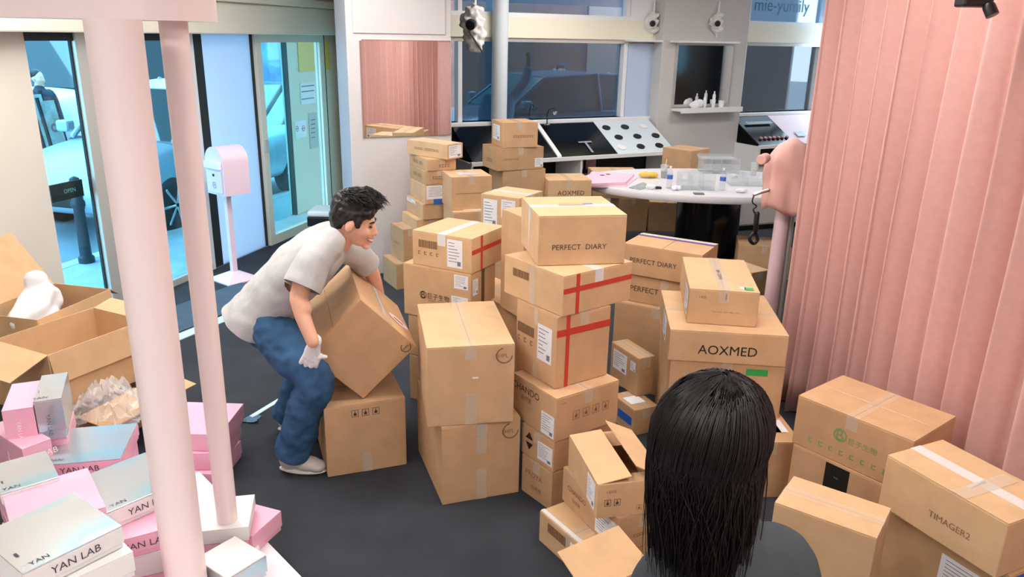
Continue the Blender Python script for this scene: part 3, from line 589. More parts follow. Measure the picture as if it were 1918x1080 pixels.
# right hand group by the curtain
carton('U0', 'brown box with a black printed panel under the green lettered box', 0, (1656, 909), L=(1485, 831), H=.4, w=.36, yaw=38, card=2, dec=[('strip', 'L', .52, .72, .26, .5, BLACKP, 'black_label'), ('text', 'L', .52, .82, .05, '~~~~', CREAM), ('text', 'L', .52, .6, .14, '~~~~', mat('bronze_print', srgb(150, 120, 90), .5))])
carton('U1', 'brown box with faded green logo and lettering against the curtain', 'U0', (1713, 827), H=.25, L=(1499, 738), R_=(1785, 777), card=2, seam='x', dec=[('seal', 'L', .42, .56, .13, GREENI), ('text', 'L', .62, .52, .24, '巨子生物', GREENI), ('text', 'L', .55, .22, .8, '~ ~ ~ ~ ~ ~ ~ ~ ~', GREENI), ('strip', 'T', .5, .5, .02, .9, TAPE)])
carton('V0', 'brown box with blue tape at the edge under the TIMAGE box', 0, (1893, 1080), H=.47, L=(1655, 945), w=.34, d=.5, yaw=26, card=3, dec=[('strip', 'R', .4, .93, .8, .1, BLUET), ('label', 'L', .75, .7, .5, .3)])
carton('V1', 'brown box printed TIMAGE with white taped seam by the curtain', 'V0', (1890, 981), H=.225, L=(1671, 849), R_=(1985, 935), card=1, seam='y', tape=TAPEW, dec=[('text', 'L', .6, .42, .34, 'TIMAGER2', INKS), ('strip', 'T', .45, .38, .9, .12, TAPE), ('strip', 'T', .4, .42, .3, .03, TAPEW)])
carton('W1', 'plain brown box in front of the black labelled box', 0, (1643, 1008), H=.55, L=(1444, 952), R_=(1692, 971), w=.24, card=1, seam='y', tape=TAPE)
carton('Y1', 'brown box with papers on its top between curtain and woman', 0, (1392, 828), H=.32, R_=(1486, 832), w=.3, d=.34, yaw=2, card=2, dec=[('strip', 'T', .6, .5, .6, .4, PAPER, 'paper_sheet'), ('strip', 'T', .7, .6, .15, .6, mat('dark_green_tape', srgb(60, 84, 62), .5))])
# open boxes: body walls and flaps as separate panels
def open_carton(c, a, w, d, H, label, flaps, card=0, dec=(), th=.005):
    t = thing('cardboard_box', label, 'box', c, a); m = CARD[card]
    bm = bmesh.new()
    bmbox(bm, -w/2, w/2, -d/2, d/2, 0, th)
    bm_obj('bottom', bm, m, t)
    box('side_panel', -w/2, w/2, -d/2, -d/2+th, th, H, m, t); box('side_panel', -w/2, w/2, d/2-th, d/2, th, H, m, t)
    box('side_panel', -w/2, -w/2+th, -d/2+th, d/2-th, th, H, m, t); box('side_panel', w/2-th, w/2, -d/2+th, d/2-th, th, H, m, t)
    for side, ln, ang in flaps:      # ang: 0 = closed over the box, 90 = upright, 180 = outwards, 250 = hanging down
        L_ = w if side in 'FB' else d
        vs = []; s_, c_ = math.sin(R(ang)), math.cos(R(ang))
        for z in (0, th*.8):
            for u, v in ((-L_/2+.004, 0), (L_/2-.004, 0), (L_/2-.012, ln), (-L_/2+.012, ln)):
                vs.append((u, v*c_-z*s_, v*s_+z*c_))
        M = {'F': Matrix.Translation((0, -d/2, H)), 'B': Matrix.Translation((0, d/2, H)) @ Matrix.Rotation(math.pi, 4, 'Z'), 'L': Matrix.Translation((-w/2, 0, H)) @ Matrix.Rotation(-math.pi/2, 4, 'Z'), 'R': Matrix.Translation((w/2, 0, H)) @ Matrix.Rotation(math.pi/2, 4, 'Z')}[side]
        o = mk('flap', [M @ Vector(v) for v in vs], [(3, 2, 1, 0), (4, 5, 6, 7), (0, 1, 5, 4), (1, 2, 6, 5), (2, 3, 7, 6), (3, 0, 4, 7)], m, t); fixn(o)
    decorate(t, w, d, H, dec)
    return t
c, a, w, d, H = fit(ZT['S2'], (1121, 910), (1116.7, 970.7), (1065.6, 815), (1205, 902), w=.30)
open_carton(c, a, w, d, H, 'brown box with half open top flaps and handling icons', [('L', w*.5, 8), ('R', w*.5, 26), ('F', .1, -12), ('B', .1, -12)], 1, [('label', 'L', .8, .5, .24, .8), ('icons', 'R', .22, .45, .2, 2, INK), ('text', 'R', .2, .78, .14, '14XIS', INKS), ('icons', 'R', .62, .22, .16, 1, INKS)])
c = unp((1170, 1060), .34); c.z = 0
open_carton(Vector((.52, 2.36, 0)), R(35), .34, .3, .28, 'open brown box with raised flap beside the woman', [('B', .2, 160), ('L', .14, 170), ('R', .14, 120), ('F', .1, 250)], 1)
tag(remesh('orange_packet', [ell((.47, 2.29, .2), (.07, .05, .06)), ell((.51, 2.33, .18), (.06, .05, .07))], .012, mat('orange_film', srgb(240, 120, 70), .25, noise_s=20, col2=srgb(250, 190, 110), coat=.5), post=lambda co, n: co+n*.012*noise.noise(co*25)), 'shiny orange plastic packet inside the open box', 'packet')
# left group of open boxes
def rect_from(px4, z):
    P = [unp(p, z) for p in px4]; c = sum(P, Vector())/4      # FL, FR, BR, BL
    ex = ((P[1]-P[0])+(P[2]-P[3])); a = math.atan2(ex.y, ex.x); w = ((P[1]-P[0]).length+(P[2]-P[3]).length)/2; d = ((P[3]-P[0]).length+(P[2]-P[1]).length)/2
    return c, a, w, d
c, a, w, d = rect_from([(58, 673), (249, 607), (199, 568), (17, 630)], .6)
OB1 = (c.copy(), a, w, d); c.z = .252
open_carton(c, a, w, d, .348, 'empty open brown box with front flap folded down', [('F', .17, 262), ('L', .22, 200), ('R', .12, 165), ('B', .1, 215)], 1)
ex = Vector((math.cos(a), math.sin(a), 0)); ey = Vector((-math.sin(a), math.cos(a), 0))
open_carton(Vector((c.x, c.y, 0))+ex*.03-ey*.05, a+R(4), w*1.06, d*1.15, .25, 'wide open brown box under the empty open box', [('F', .22, 188)], 1)
c2, a2, w2, d2 = rect_from([(28, 610), (171, 552), (138, 520), (-5, 576)], .6); c2.z = .0
open_carton(c2, a2, w2, d2, .6, 'tall open brown box with its lid flap raised, holding white foam', [('B', .42, 128), ('F', .08, 262), ('R', .1, 215)], 0)
fp = remesh('foam_bag', [ell((c2.x-.02, c2.y-.12, .54), (.13, .17, .12)), ell((c2.x-.02, c2.y-.02, .62), (.1, .12, .12)), ell((c2.x-.03, c2.y-.03, .70), (.06, .07, .1))], .016, mat('white_foam_bag', srgb(234, 234, 236), .6), smooth=3, post=lambda co, n: co+n*.035*noise.noise(co*11))
tag(fp, 'crumpled white foam bag inside the tall open box', 'bag')
def crumple(name, c, rx, ry, rz, m, label, cat, seed=0, n=26):
    V, Fs = [], []
    for i in range(n):
        for j in range(n):
            u, v = i/(n-1)*2-1, j/(n-1)*2-1
            h = max(0, 1-u*u*.8-v*v*.8); q = Vector((u*3+seed, v*3, seed))
            V.append(Vector((c[0]+u*rx+.03*noise.noise(q*1.7), c[1]+v*ry+.03*noise.noise(q*1.9+Vector((9, 0, 0))), c[2]+rz*h*(.65+.6*abs(noise.noise(q*1.5)))+.05*noise.noise(q*3))))
    for i in range(n-1):
        for j in range(n-1): Fs.append((i*n+j, (i+1)*n+j, (i+1)*n+j+1, i*n+j+1))
    o = mk(name, V, Fs, m); tag(o, label, cat); return o
c = W(205, 735, 3.78); crumple('plastic_film', (c.x, c.y, c.z-.12), .2, .15, .2, film('clear_film', (.9, .88, .86), .34), 'crumpled clear plastic film spilling from the open boxes', 'plastic film', 3)
# the box being lifted
ps, th, tl = .316, .767, .062
LB = thing('cardboard_box', 'plain brown box with pink sticker, tilted on edge in the man hands', 'box', (-.772, 3.711, .408))
ex = Vector((math.cos(ps), math.sin(ps), 0)); ey = Vector((-math.sin(ps), math.cos(ps), 0)); ez = Vector((0, 0, 1))
ey2 = ey*math.cos(tl)+ez*math.sin(tl); ez2 = -ey*math.sin(tl)+ez*math.cos(tl); u = ex*math.cos(th)+ez2*math.sin(th); v = -ex*math.sin(th)+ez2*math.cos(th)
LB.rotation_euler = Matrix((u, ey2, v)).transposed().to_euler()
a_, b_, D_ = .396, .402, .561
box('body', 0, a_, 0, D_, 0, b_-.004, CARD[2], LB, .004); box('flap', .001, a_/2-.002, .001, D_-.001, b_-.004, b_, CARD[2], LB); box('flap', a_/2+.002, a_-.001, .001, D_-.001, b_-.004, b_, CARD[2], LB)
# its taped top is the face turned to the upper right
fr = Frame((a_, 0, 0), (0, 1, 0), (0, 0, 1), D_, b_)
quad('tape', fr, D_/2, b_*.52, D_, .05, TAPE, LB); quad('tape', fr, D_*.55, b_*.52, D_*.7, .016, TAPEW, LB, .002)
ringv = [fr.p(D_*.35+.05*math.cos(i*.3142), b_*.22+.075*math.sin(i*.3142), .0025) for i in range(20)]; mk('round_sticker', ringv, [tuple(range(20))], mat('pink_sticker', srgb(240, 205, 208), .5), LB)
quad('sticker_print', fr, D_*.35, b_*.22, .02, .07, INKS, LB, .0033)
fr = Frame((0, 0, 0), (1, 0, 0), (0, 0, 1), a_, b_)
ring('emblem_ring', fr, a_*.9, b_*.1, .028, .004, INK, LB, .0014, 100, 360); text('emblem_text', fr, a_*.9, b_*.1, .04, 'SHPL', INK, LB)
# ------------------------------------------------------------------ furniture
# counters along the windows
def counter(s0, s1, label):
    t = thing('display_counter', label, 'counter', BO+BD*((s0+s1)/2)); t.rotation_euler = (0, 0, math.atan2(BD.y, BD.x)); h = (s1-s0)/2
    y0, y1 = -.72, -.08      # room side is negative
    box('base_panel', -h, h, y0+.05, y1, 0, .44, WHITE, t)
    box('shelf_board', -h, h, y0, y1, .44, .47, WHITE, t); box('back_panel', -h, h, y1-.02, y1, .47, 1.12, BLACKM, t)
    for x in (-h, 0, h-.03): box('divider', x, x+.03, y0, y1, .47, .80, WHITE, t)
    box('front_rail', -h, h, y0-.02, y0+.03, .77, .815, WHITE, t)
    # sloping display boards
    def slope(nm, x0, x1, m, k=0):
        V = [(x0, y0+.02, .815+k), (x1, y0+.02, .815+k), (x1, y1, 1.155+k), (x0, y1, 1.155+k)]; V += [(a, b, c-.02) for a, b, c in V]
        o = mk(nm, V, [(0, 1, 2, 3), (7, 6, 5, 4), (0, 4, 5, 1), (1, 5, 6, 2), (2, 6, 7, 3), (3, 7, 4, 0)], m, t); return o
    return t, h, slope, y0, y1
cs0, cs1 = hitB(862, 240, .4)[0], hitB(1243, 240, .4)[0]
t, h, slope, y0, y1 = counter(cs0, cs1, 'long white counter with black sloping display boards under the first window')
xm = hitB(1027, 250, .4)[0]-(cs0+cs1)/2; xp = hitB(1135, 250, .4)[0]-(cs0+cs1)/2
GLB = mat('gloss_black', srgb(12, 13, 16), .12); slope('display_board', -h+.03, xm-.03, GLB); slope('divider_rail', xm-.03, xm+.03, WHITE, .02); slope('display_board', xm+.03, xp, GLB); slope('product_board', xp, h-.02, mat('product_board_white', srgb(216, 228, 234), .4), .004)
fs_ = Frame((xp, y0+.02, .821), (1, 0, 0), Vector((0, y1-y0-.02, .34)).normalized(), h-xp, .7)
rnd = random.Random(3)
for i in range(3):
    for j in range(3):
        if (i, j) == (1, 1): pass
        cu, cv = (i+.5+.25*(j % 2)-.1)*(h-xp)/3.1, (j+.5)*.22
        V = [fs_.p(cu+.06*math.cos(k*.3142), cv+.05*math.sin(k*.3142), .012) for k in range(20)]+[fs_.p(cu+.06*math.cos(k*.3142), cv+.05*math.sin(k*.3142), 0) for k in range(20)]
        mk('compact_case', V, [tuple(range(20))]+[(k, k+20, (k+1) % 20+20, (k+1) % 20) for k in range(20)], BLACK if (i+j) % 4 else WHITE, t)
text('printed_emblem', Frame((xm+.03, y0+.02, .823), (1, 0, 0), Vector((0, y1-y0-.02, .34)).normalized(), xp-xm, .7), (xp-xm)*.55, .16, .2, 'T', mat('silver_print', srgb(150, 150, 160), .3), t, k=.004)
fr_ = Frame((0, y1-.021, .47), (1, 0, 0), (0, 0, 1), h, .3); 
for x in (.15, .35, .55): quad('tester_card', fr_, x, .16, .16, .2, mat('dusty_pink_print', srgb(196, 150, 156), .5), t, .01)
cs2, cs3 = hitB(1396, 240, .4)[0], hitB(1540, 240, .4)[0]+.9
t, h, slope, y0, y1 = counter(cs2, cs3, 'white counter with black testers board beside the pink curtain')
slope('display_board', -h+.03, -h+.72, GLB); slope('product_board', -h+.72, h-.02, mat('pale_pink_board', srgb(242, 214, 220), .4))
fs_ = Frame((-h+.03, y0+.02, .823), (1, 0, 0), Vector((0, y1-y0-.02, .34)).normalized(), .7, .7)
for i in range(7):
    V = [fs_.p(.12+.085*i+.025*math.cos(k*.628), .14+.025*math.sin(k*.628), .02) for k in range(10)]+[fs_.p(.12+.085*i+.025*math.cos(k*.628), .14+.025*math.sin(k*.628), 0) for k in range(10)]
    mk('tester_pot', V, [tuple(range(10))]+[(k, k+10, (k+1) % 10+10, (k+1) % 10) for k in range(10)], mat('dusty_rose', srgb(170, 96, 104), .4), t)
quad('tester_tray', fs_, .35, .5, .5, .06, mat('grey_metal', srgb(150, 150, 150), .3, .6), t, .02)
fs_ = Frame((-h+.72, y0+.02, .823), (1, 0, 0), Vector((0, y1-y0-.02, .34)).normalized(), .7, .7); quad('mirror_tile', fs_, .25, .2, .16, .12, GLB, t, .01)
# white side cabinet below
p = unp((1452, 430), 0)
cb = thing('drawer_cabinet', 'low white drawer cabinet behind the round table', 'cabinet', (p.x, p.y+.3, 0), R(20))
box('body', -.62, .62, -.22, .22, .06, .62, WHITE, cb, .005); box('plinth', -.6, .6, -.2, .2, 0, .06, BLACKM, cb)
for z in (.08, .355): box('drawer', -.6, .6, -.235, -.22, z, z+.255, mat('cabinet_white', srgb(232, 232, 230), .4), cb, .003)
# small black faucet-like tap lamp on the counter divider
p = BO+BD*hitB(1028, 220, .2)[0]+BN*.16+Vector((0, 0, 1.15)); lp = thing('desk_lamp', 'small black gooseneck lamp on the counter by the window', 'lamp', p)
tube('neck', [(0, 0, 0), (0, 0, .12), (.02, 0, .19), (.07, 0, .21), (.1, 0, .17)], .008, BLACK, lp); lathe('base', [(.04, 0), (.04, .015), (.01, .02)], CHROME, lp, 16); lathe('shade', [(.02, 0), (.035, .04), (.03, .045)], CHROME, lp, 16, (.1, 0, .13))
# round table
tz = .8; ctr = W(1333, 332, 8.25); TC = Vector((ctr.x, 8.25, 0))
tb = thing('round_table', 'large oval white table top on a wide black base', 'table', TC)
prof = []; 
def oval(name, a, b, z0, z1, m, par, n=48, k=.01):
    V, Fs = [], []
    for f, z in ((1-k/a, z0), (1, z0+k), (1, z1-k), (1-k/a, z1)):
        for i in range(n): q = 2*math.pi*i/n; V.append((a*f*math.cos(q), b*f*math.sin(q), z))
    for r in range(3):
        for i in range(n): j = (i+1) % n; Fs.append((r*n+i, r*n+j, (r+1)*n+j, (r+1)*n+i))
    Fs += [tuple(range(n))[::-1], tuple(3*n+i for i in range(n))]
    o = mk(name, V, Fs, m, par); smooth_by_angle(o.data); return o
oval('table_top', 1.38, .85, tz-.07, tz, mat('table_white', srgb(226, 222, 226), .3), tb); oval('table_base', .34, .30, .0, tz-.07, GLB, tb)
def on_table(x, y): 
    p = unp((x, y), tz); return Vector((p.x, p.y, tz))
CLR = film('clear_plastic', (.72, .77, .80), .3); LIQ = film('water', (.9, .95, 1), .25)
def bottle(x, y, label):
    p = on_table(x, y); t = thing('water_bottle', label, 'bottle', p)
    lathe('body', [(.026, 0), (.03, .008), (.03, .12), (.027, .125), (.03, .13), (.029, .16), (.012, .195), (.012, .205)], CLR, t, 16); lathe('label', [(.0306, .095), (.0306, .135)], mat('blue_label', srgb(70, 110, 200), .4), t, 16); lathe('cap', [(.0135, .2), (.0135, .222)], WHITE, t, 12)
bottle(1253, 352, 'clear water bottle with blue label beside the iced drink'); bottle(1352, 356, 'clear water bottle with blue label at the table front')
def cup(x, y, label, liquid, h=.13):
    p = on_table(x, y); t = thing('plastic_cup', label, 'cup', p)
    lathe('cup_wall', [(.03, 0), (.042, h), (.0405, h), (.0285, .003)], CLR, t, 18); lathe('drink', [(.028, .004), (.034, h*.55)], liquid, t, 16); lathe('lid', [(.044, h), (.044, h+.01), (.03, h+.016)], CLR, t, 18); tube('straw', [(0, 0, .02), (.018, 0, h+.07)], .004, WHITE, t, n=8, k=1)
cup(1243, 333, 'clear cup of dark iced drink with a straw', mat('dark_drink', srgb(96, 40, 28), .2)); cup(1411, 328, 'clear cup of pale drink with a straw at the table edge', mat('pale_drink', srgb(236, 230, 206), .3))
def organiser(x, y, w, d, h, nx, label, rz=0):
    p = on_table(x, y); t = thing('acrylic_organiser', label, 'organiser', p, rz)
    box('base', -w/2, w/2, -d/2, d/2, 0, .004, CLR, t)
    for i in range(nx+1): x_ = -w/2+i*(w-.004)/nx; box('divider', x_, x_+.004, -d/2, d/2, .004, h, CLR, t)
    box('wall', -w/2+.004, w/2-.004, -d/2, -d/2+.004, .004, h*.7, CLR, t); box('wall', -w/2+.004, w/2-.004, d/2-.004, d/2, .004, h, CLR, t)
organiser(1302, 352, .34, .24, .15, 3, 'clear acrylic organiser tray in the middle of the table'); organiser(1395, 345, .36, .22, .12, 2, 'clear acrylic box near the table edge'); organiser(1345, 322, .42, .26, .16, 4, 'clear acrylic drawer box at the back of the table')
p = on_table(1340, 322); t = thing('acrylic_tray', 'clear acrylic tray on top of the drawer box', 'tray', p+Vector((0, 0, .162))); box('base', -.2, .2, -.12, .12, 0, .006, CLR, t); box('rim', -.2, .2, -.124, -.12, 0, .03, CLR, t); box('rim', -.2, .2, .12, .124, 0, .03, CLR, t)
# pink folders and yellow bag
def sheet(name, px4, z, th, m, label, cat):
    P = [unp(p, z) for p in px4]; V = P+[p+Vector((0, 0, th)) for p in P]
    o = mk(name, V, [(3, 2, 1, 0), (4, 5, 6, 7), (0, 1, 5, 4), (1, 2, 6, 5), (2, 3, 7, 6), (3, 0, 4, 7)], m); fixn(o); return tag(o, label, cat)
PKP = mat('pink_card', srgb(246, 196, 214), .5)
q = sheet('pink_folder', [(1088, 352), (1172, 350), (1194, 334), (1120, 331)], tz, .016, mat('pale_pink_card', srgb(250, 222, 232), .5), 'pale pink folder at the bottom of the pile on the table', 'folder')
q = sheet('pink_folder', [(1090, 350), (1172, 346), (1188, 330), (1108, 326)], tz+.017, .03, PKP, 'bright pink folder with two dark round marks on the table', 'folder')
for x, y in ((1128, 328), (1139, 326)):
    p = unp((x, y), tz+.048); lathe('round_mark', [(.025, 0), (.025, .002)], mat('maroon', srgb(92, 40, 56), .5), q, 16, p)
sheet('photo_card', [(1178, 352), (1200, 356), (1222, 348), (1204, 342)], tz, .006, mat('grey_photo', srgb(160, 170, 168), .3, noise_s=30, noise_a=.5), 'glossy grey photo card on the table', 'card')
p = on_table(1216, 333); tag(remesh('yellow_pouch', [ell(p+Vector((0, 0, .035)), (.1, .06, .036)), ell(p+Vector((-.06, .02, .03)), (.06, .05, .03))], .012, mat('yellow_cloth', srgb(236, 200, 84), .6), post=lambda co, n: co+n*.02*noise.noise(co*14)), 'soft yellow pouch lying on the table', 'pouch')
p = on_table(1313, 364); tag(box('black_phone', p.x-.07, p.x+.03, p.y-.02, p.y+.05, tz, tz+.012, mat('grey_plastic', srgb(110, 112, 116), .4), bev=.004), 'flat grey device at the front of the table', 'phone')
p = on_table(1233, 353); tag(box('lens_cap', p.x-.03, p.x+.03, p.y-.03, p.y+.03, tz, tz+.02, BLACK, bev=.006), 'small black case on the table', 'case')
for x, y, lab in ((1218, 354, 'crumpled white tissue beside the small black case'), (1278, 338, 'crumpled white tissue behind the organiser tray'), (1372, 333, 'crumpled white tissue beside the acrylic drawer box'), (1388, 361, 'crumpled white tissue in front of the acrylic box'), (1266, 356, 'crumpled white tissue beside the bottle near the iced drink')):
    p = on_table(x, y); tag(remesh('tissue', [ell(p+Vector((0, 0, .024)), (.06, .04, .025))], .01, PAPER, post=lambda co, n: co+n*.018*noise.noise(co*30)), lab, 'tissue')
# ------------------------------------------------------------------ curtain
CUR = mat('dusty_pink_velvet', srgb(216, 170, 162), .75, noise_s=30, noise_a=.04, spec=.2)
CUR.node_tree.nodes['Principled BSDF'].inputs['Sheen Weight'].default_value = .25
rnd = random.Random(12)
cpts = [Vector((1.79, 4.72)), Vector((1.93, 4.1)), Vector((2.14, 3.1)), Vector((2.36, 2.0)), Vector((2.5, .6)), Vector((2.5, -2.6))]
fine = [Vector(p) for p in catmull([list(p) for p in cpts], 60)]
acc = [0]
for i in range(1, len(fine)): acc.append(acc[-1]+(fine[i]-fine[i-1]).length)
V, Fs = [], []; ph = 0; prev = 0; cols = []
N = 620; j = 0; fw_ = .135
for i in range(N):
    s = acc[-1]*(i/(N-1))**1.15
    while j < len(acc)-2 and acc[j+1] < s: j += 1
    f = (s-acc[j])/max(1e-6, acc[j+1]-acc[j]); p = fine[j].lerp(fine[j+1], f); tn = (fine[j+1]-fine[j]).normalized(); nn = Vector((tn.y, -tn.x))
    fw_ = .17+.07*noise.noise(Vector((s*2.1, 3, 1)))+.06*min(1, max(0, s-1.3))
    ph += 2*math.pi*(s-prev)/fw_; prev = s
    cols.append((p, nn, tn, ph, s))
NZ = 14
for k in range(NZ+1):
    z = .015+k*(2.98/NZ); zz = k/NZ
    for p, nn, tn, ph_, s in cols:
        am = (.07+.02*max(0, 1.4-s)+.035*noise.noise(Vector((s*2, 0, 5))))*(1.08-.15*zz); pp = ph_+.6*noise.noise(Vector((s, zz*1.5, 2))); q = p+nn*(am*(2*abs(math.sin(pp/2))**.8-1)+.025*noise.noise(Vector((s*2, zz*2, 8))))+tn*(am*.3*math.sin(pp))
        V.append((q.x, q.y, z))
for k in range(NZ):
    for i in range(N-1): a = k*N+i; Fs.append((a, a+1, a+N+1, a+N))
cu = thing('curtain', 'long dusty pink pleated curtain hanging from the ceiling', 'curtain', (1.79, 4.72, 0)); o = mk('fabric', [Vector(v)-Vector((1.79, 4.72, 0)) for v in V], Fs, CUR, cu, True); s = o.modifiers.new('s', 'SOLIDIFY'); s.thickness = .003
tube('curtain_rail', [(p.x-1.79, p.y-4.72, 3.03) for p in fine[::30]], .018, ALU, cu, ref=(0, 0, 1), n=8, k=1)
# pink draped camera stand at the curtain
Y0 = 5.25; p0 = W(1466, 400, Y0)
cs = thing('draped_stand', 'pink wrapped pole with a pink cloth draped over its camera head', 'stand', (p0.x, Y0, 0))
hz = W(1466, 385, Y0).z; ht = W(1466, 258, Y0).z
tube('pole', [(0, 0, .02), (0, 0, hz+.1)], [.055, .048], mat('pink_wrap', srgb(232, 200, 204), .4, noise_s=6, noise_a=.06), cs, n=14, k=1); tube('support_tube', [(.08, .02, .02), (.07, .02, hz)], .022, ALU, cs, n=10, k=1)
lathe('foot', [(.17, 0), (.17, .012), (.06, .03)], PINKC, cs, 24)
V, Fs = [], []; n = 40
for k in range(13):
    f = k/12; z = ht-(ht-hz+.02)*f; r0 = .02+.15*min(1, f*3.2)**.55*(1-.1*f)
    for i in range(n):
        a = 2*math.pi*i/n; rr = r0*(1+.14*f*math.sin(5*a+1.3)+.08*f*math.sin(9*a))+.03*noise.noise(Vector((math.cos(a)*2, math.sin(a)*2, f*3)))*min(1, f*2)
        V.append((rr*math.cos(a)*.95+.01, rr*math.sin(a)*.8, z-.05*f*(math.sin(3*a)*.6) ))
for k in range(12):
    for i in range(n): j = (i+1) % n; Fs.append((k*n+i, (k+1)*n+i, (k+1)*n+j, k*n+j))
Fs.append(tuple(range(n)))
o = mk('drape_cloth', V, Fs, mat('pink_drape', srgb(232, 180, 170), .7), cs, True); s = o.modifiers.new('s', 'SOLIDIFY'); s.thickness = .004
lens = W(1436, 295, Y0-.12)-Vector((p0.x, Y0, 0)); lathe('camera_lens', [(.03, 0), (.034, .02), (.034, .07), (.028, .075)], mat('pink_drape', (1, 1, 1)), cs, 18, lens, axis=(-.6, -.6, -.1))
P = lambda x, y: W(x, y, Y0-.1)-Vector((p0.x, Y0, 0))
tube('clamp_arm', [P(1440, 356), P(1425, 360), P(1413, 364)], .012, CHROME, cs, n=8); tube('cable', [P(1413, 364), P(1409, 378), P(1417, 386), P(1411, 392), P(1414, 400)], .005, BLACK, cs, n=6); tube('black_handle', [P(1418, 400), P(1415, 432)], .018, BLACK, cs, n=12, k=1); tube('strap_loop', [P(1415, 432), P(1404, 446), P(1411, 456), P(1419, 448), P(1415, 434)], .012, BLACK, cs, n=8)
# ceiling hung black camera at the top right
p = W(1828, 8, 3.3); t = thing('hanging_camera', 'black camera hanging in front of the curtain top', 'camera', p)
box('camera_body', -.07, .05, -.04, .04, -.012, .05, BLACK, t, .01); lathe('lens_barrel', [(.02, 0), (.024, .01), (.024, .05)], BLACK, t, 16, (.03, -.03, .0), axis=(.3, -.4, -.8)); tube('hanger', [(0, 0, .05), (0, .02, 3.1-p.z)], .009, BLACK, t, n=8, k=1)
# covered cameras on the back wall
def wrapped_cam(x, y, off, label, r, big=False):
    s_, z = hitB(x, y, off); p = BO+BD*s_+BN*off+Vector((0, 0, z)); t = thing('covered_camera', label, 'camera', p)
    cl = mat('white_cover', srgb(232, 230, 226), .5)
    o = remesh('cover', [ell((0, .02, 0), (r, r*.9, r*1.15)), ell((.02, .03, r*.9), (r*.7, r*.7, r*.6)), ell((.03, .05, -r*1.1), (r*.9, r*.6, r*(1.5 if big else .6)))], r*.12, cl, t, 3, lambda co, n: co+n*r*.35*noise.noise(co*(2.2/r)))
    lathe('lens', [(r*.42, 0), (r*.48, r*.2), (r*.4, r*.55), (r*.3, r*.56)], BLACK, t, 18, (-.0, -r*.8, -r*.1), axis=(-.15, -1, -.35)); tube('mount_pole', [(.03, .06, -r*2.2), (.03, .06, r*3.2)], r*.13, WHITE, t, n=8, k=1)
    if big: tube('cable', [(-.02, -r*.9, -.1), (.04, -r*.8, -r*1.5), (.12, -.02, -r*2.4)], .012, mat('cable_grey', srgb(96, 90, 86), .6), t, n=6)
wrapped_cam(884, 42, .5, 'camera under a large white cloth hood by the first window', .13, True); wrapped_cam(1221, 42, .1, 'round white dome camera on the pale blue panel', .085); wrapped_cam(1342, 42, .3, 'camera wrapped in clear plastic above the pillar mirror', .085)
for x0, y0_, x1, y1_, off in ((1176, 74, 1240, 78, .1), (1262, 76, 1376, 80, .3)):
    a, z = hitB(x0, y0_, off); b, _ = hitB(x1, y0_, off); o = bbox('camera_shelf', a, b, off-.1, off+.12, z-.025, z, WHITE, bev=.004); tag(o, 'narrow white shelf below the dome camera' if off < .2 else 'narrow white shelf above the pillar mirror', 'shelf')
# pink mailbox on a stand
pb = unp((440, 522), 0); mb = thing('mailbox', 'pale pink domed mailbox on a square stand by the glass door', 'mailbox', pb, math.atan2(FD.y, FD.x)-math.pi/2+R(-22))
PK2 = mat('lilac_pink_metal', srgb(236, 214, 232), .35)
V = [(-.17, -.17, 0), (.17, -.17, 0), (.17, .17, 0), (-.17, .17, 0), (-.17, -.17, .012), (.17, -.17, .012), (.17, .17, .012), (-.17, .17, .012), (-.03, -.03, .08), (.03, -.03, .08), (.03, .03, .08), (-.03, .03, .08)]
mk('base', V, [(3, 2, 1, 0), (0, 1, 5, 4), (1, 2, 6, 5), (2, 3, 7, 6), (3, 0, 4, 7), (4, 5, 9, 8), (5, 6, 10, 9), (6, 7, 11, 10), (7, 4, 8, 11), (8, 9, 10, 11)], PK2, mb)
box('pole', -.025, .025, -.025, .025, .07, .82, PK2, mb, .004)
prof = [(-.14, .82), (.14, .82)]+[(.14*math.cos(R(a)), 1.12+.13*math.sin(R(a))) for a in range(0, 181, 15)]
V = [(x, -.1, z) for x, z in prof]+[(x, .16, z) for x, z in prof]; n = len(prof)
Fs = [tuple(range(n))[::1], tuple(range(n, 2*n))[::-1]]+[(i, (i+1) % n+0, (i+1) % n+n, i+n) for i in range(n)]
o = mk('box_body', V, Fs, PK2, mb); fixn(o); smooth_by_angle(o.data, R(30))
box('door', -.115, .115, -.112, -.1, .84, 1.04, PK2, mb, .003); box('flap_lid', -.12, .12, -.13, -.1, 1.06, 1.12, mat('white_lid', srgb(250, 244, 250), .3), mb, .004); lathe('lock', [(.012, 0), (.012, .008)], DARKFR, mb, 12, (0, -.112, 1.0), axis=(0, -1, 0)); frm = Frame((-.115, -.112, .84), (1, 0, 0), (0, 0, 1), .23, .2); ring('emblem', frm, .115, .07, .03, .005, mat('plum_print', srgb(110, 80, 104), .5), mb); text('emblem_letter', frm, .115, .07, .022, 'M', MATS['plum_print'], mb)
pd_ = unp((405, 500), 0); tag(tube('door_stop', [W(385, 506, pd_.y)+Vector((0, 0, .0)), W(422, 497, pd_.y)], .014, BLACK), 'short black door bar behind the mailbox', 'door bar') if 0 else None
# waste bin by the pillar
pq = W(608, 400, 7.9); bn = thing('waste_bin', 'white swing lid bin with black liner beside the grey pillar', 'bin', (pq.x, 7.9, 0)); bz = W(608, 400, 7.9).z
box('bin_body', -.13, .13, -.16, .16, 0, bz-.03, WHITE, bn, .02); box('liner', -.142, .142, -.172, .172, bz-.10, bz-.0, BLACK, bn, .01); box('lid', -.138, .138, -.168, .168, bz, bz+.06, mat('bin_lid', srgb(226, 234, 236), .4), bn, .02)
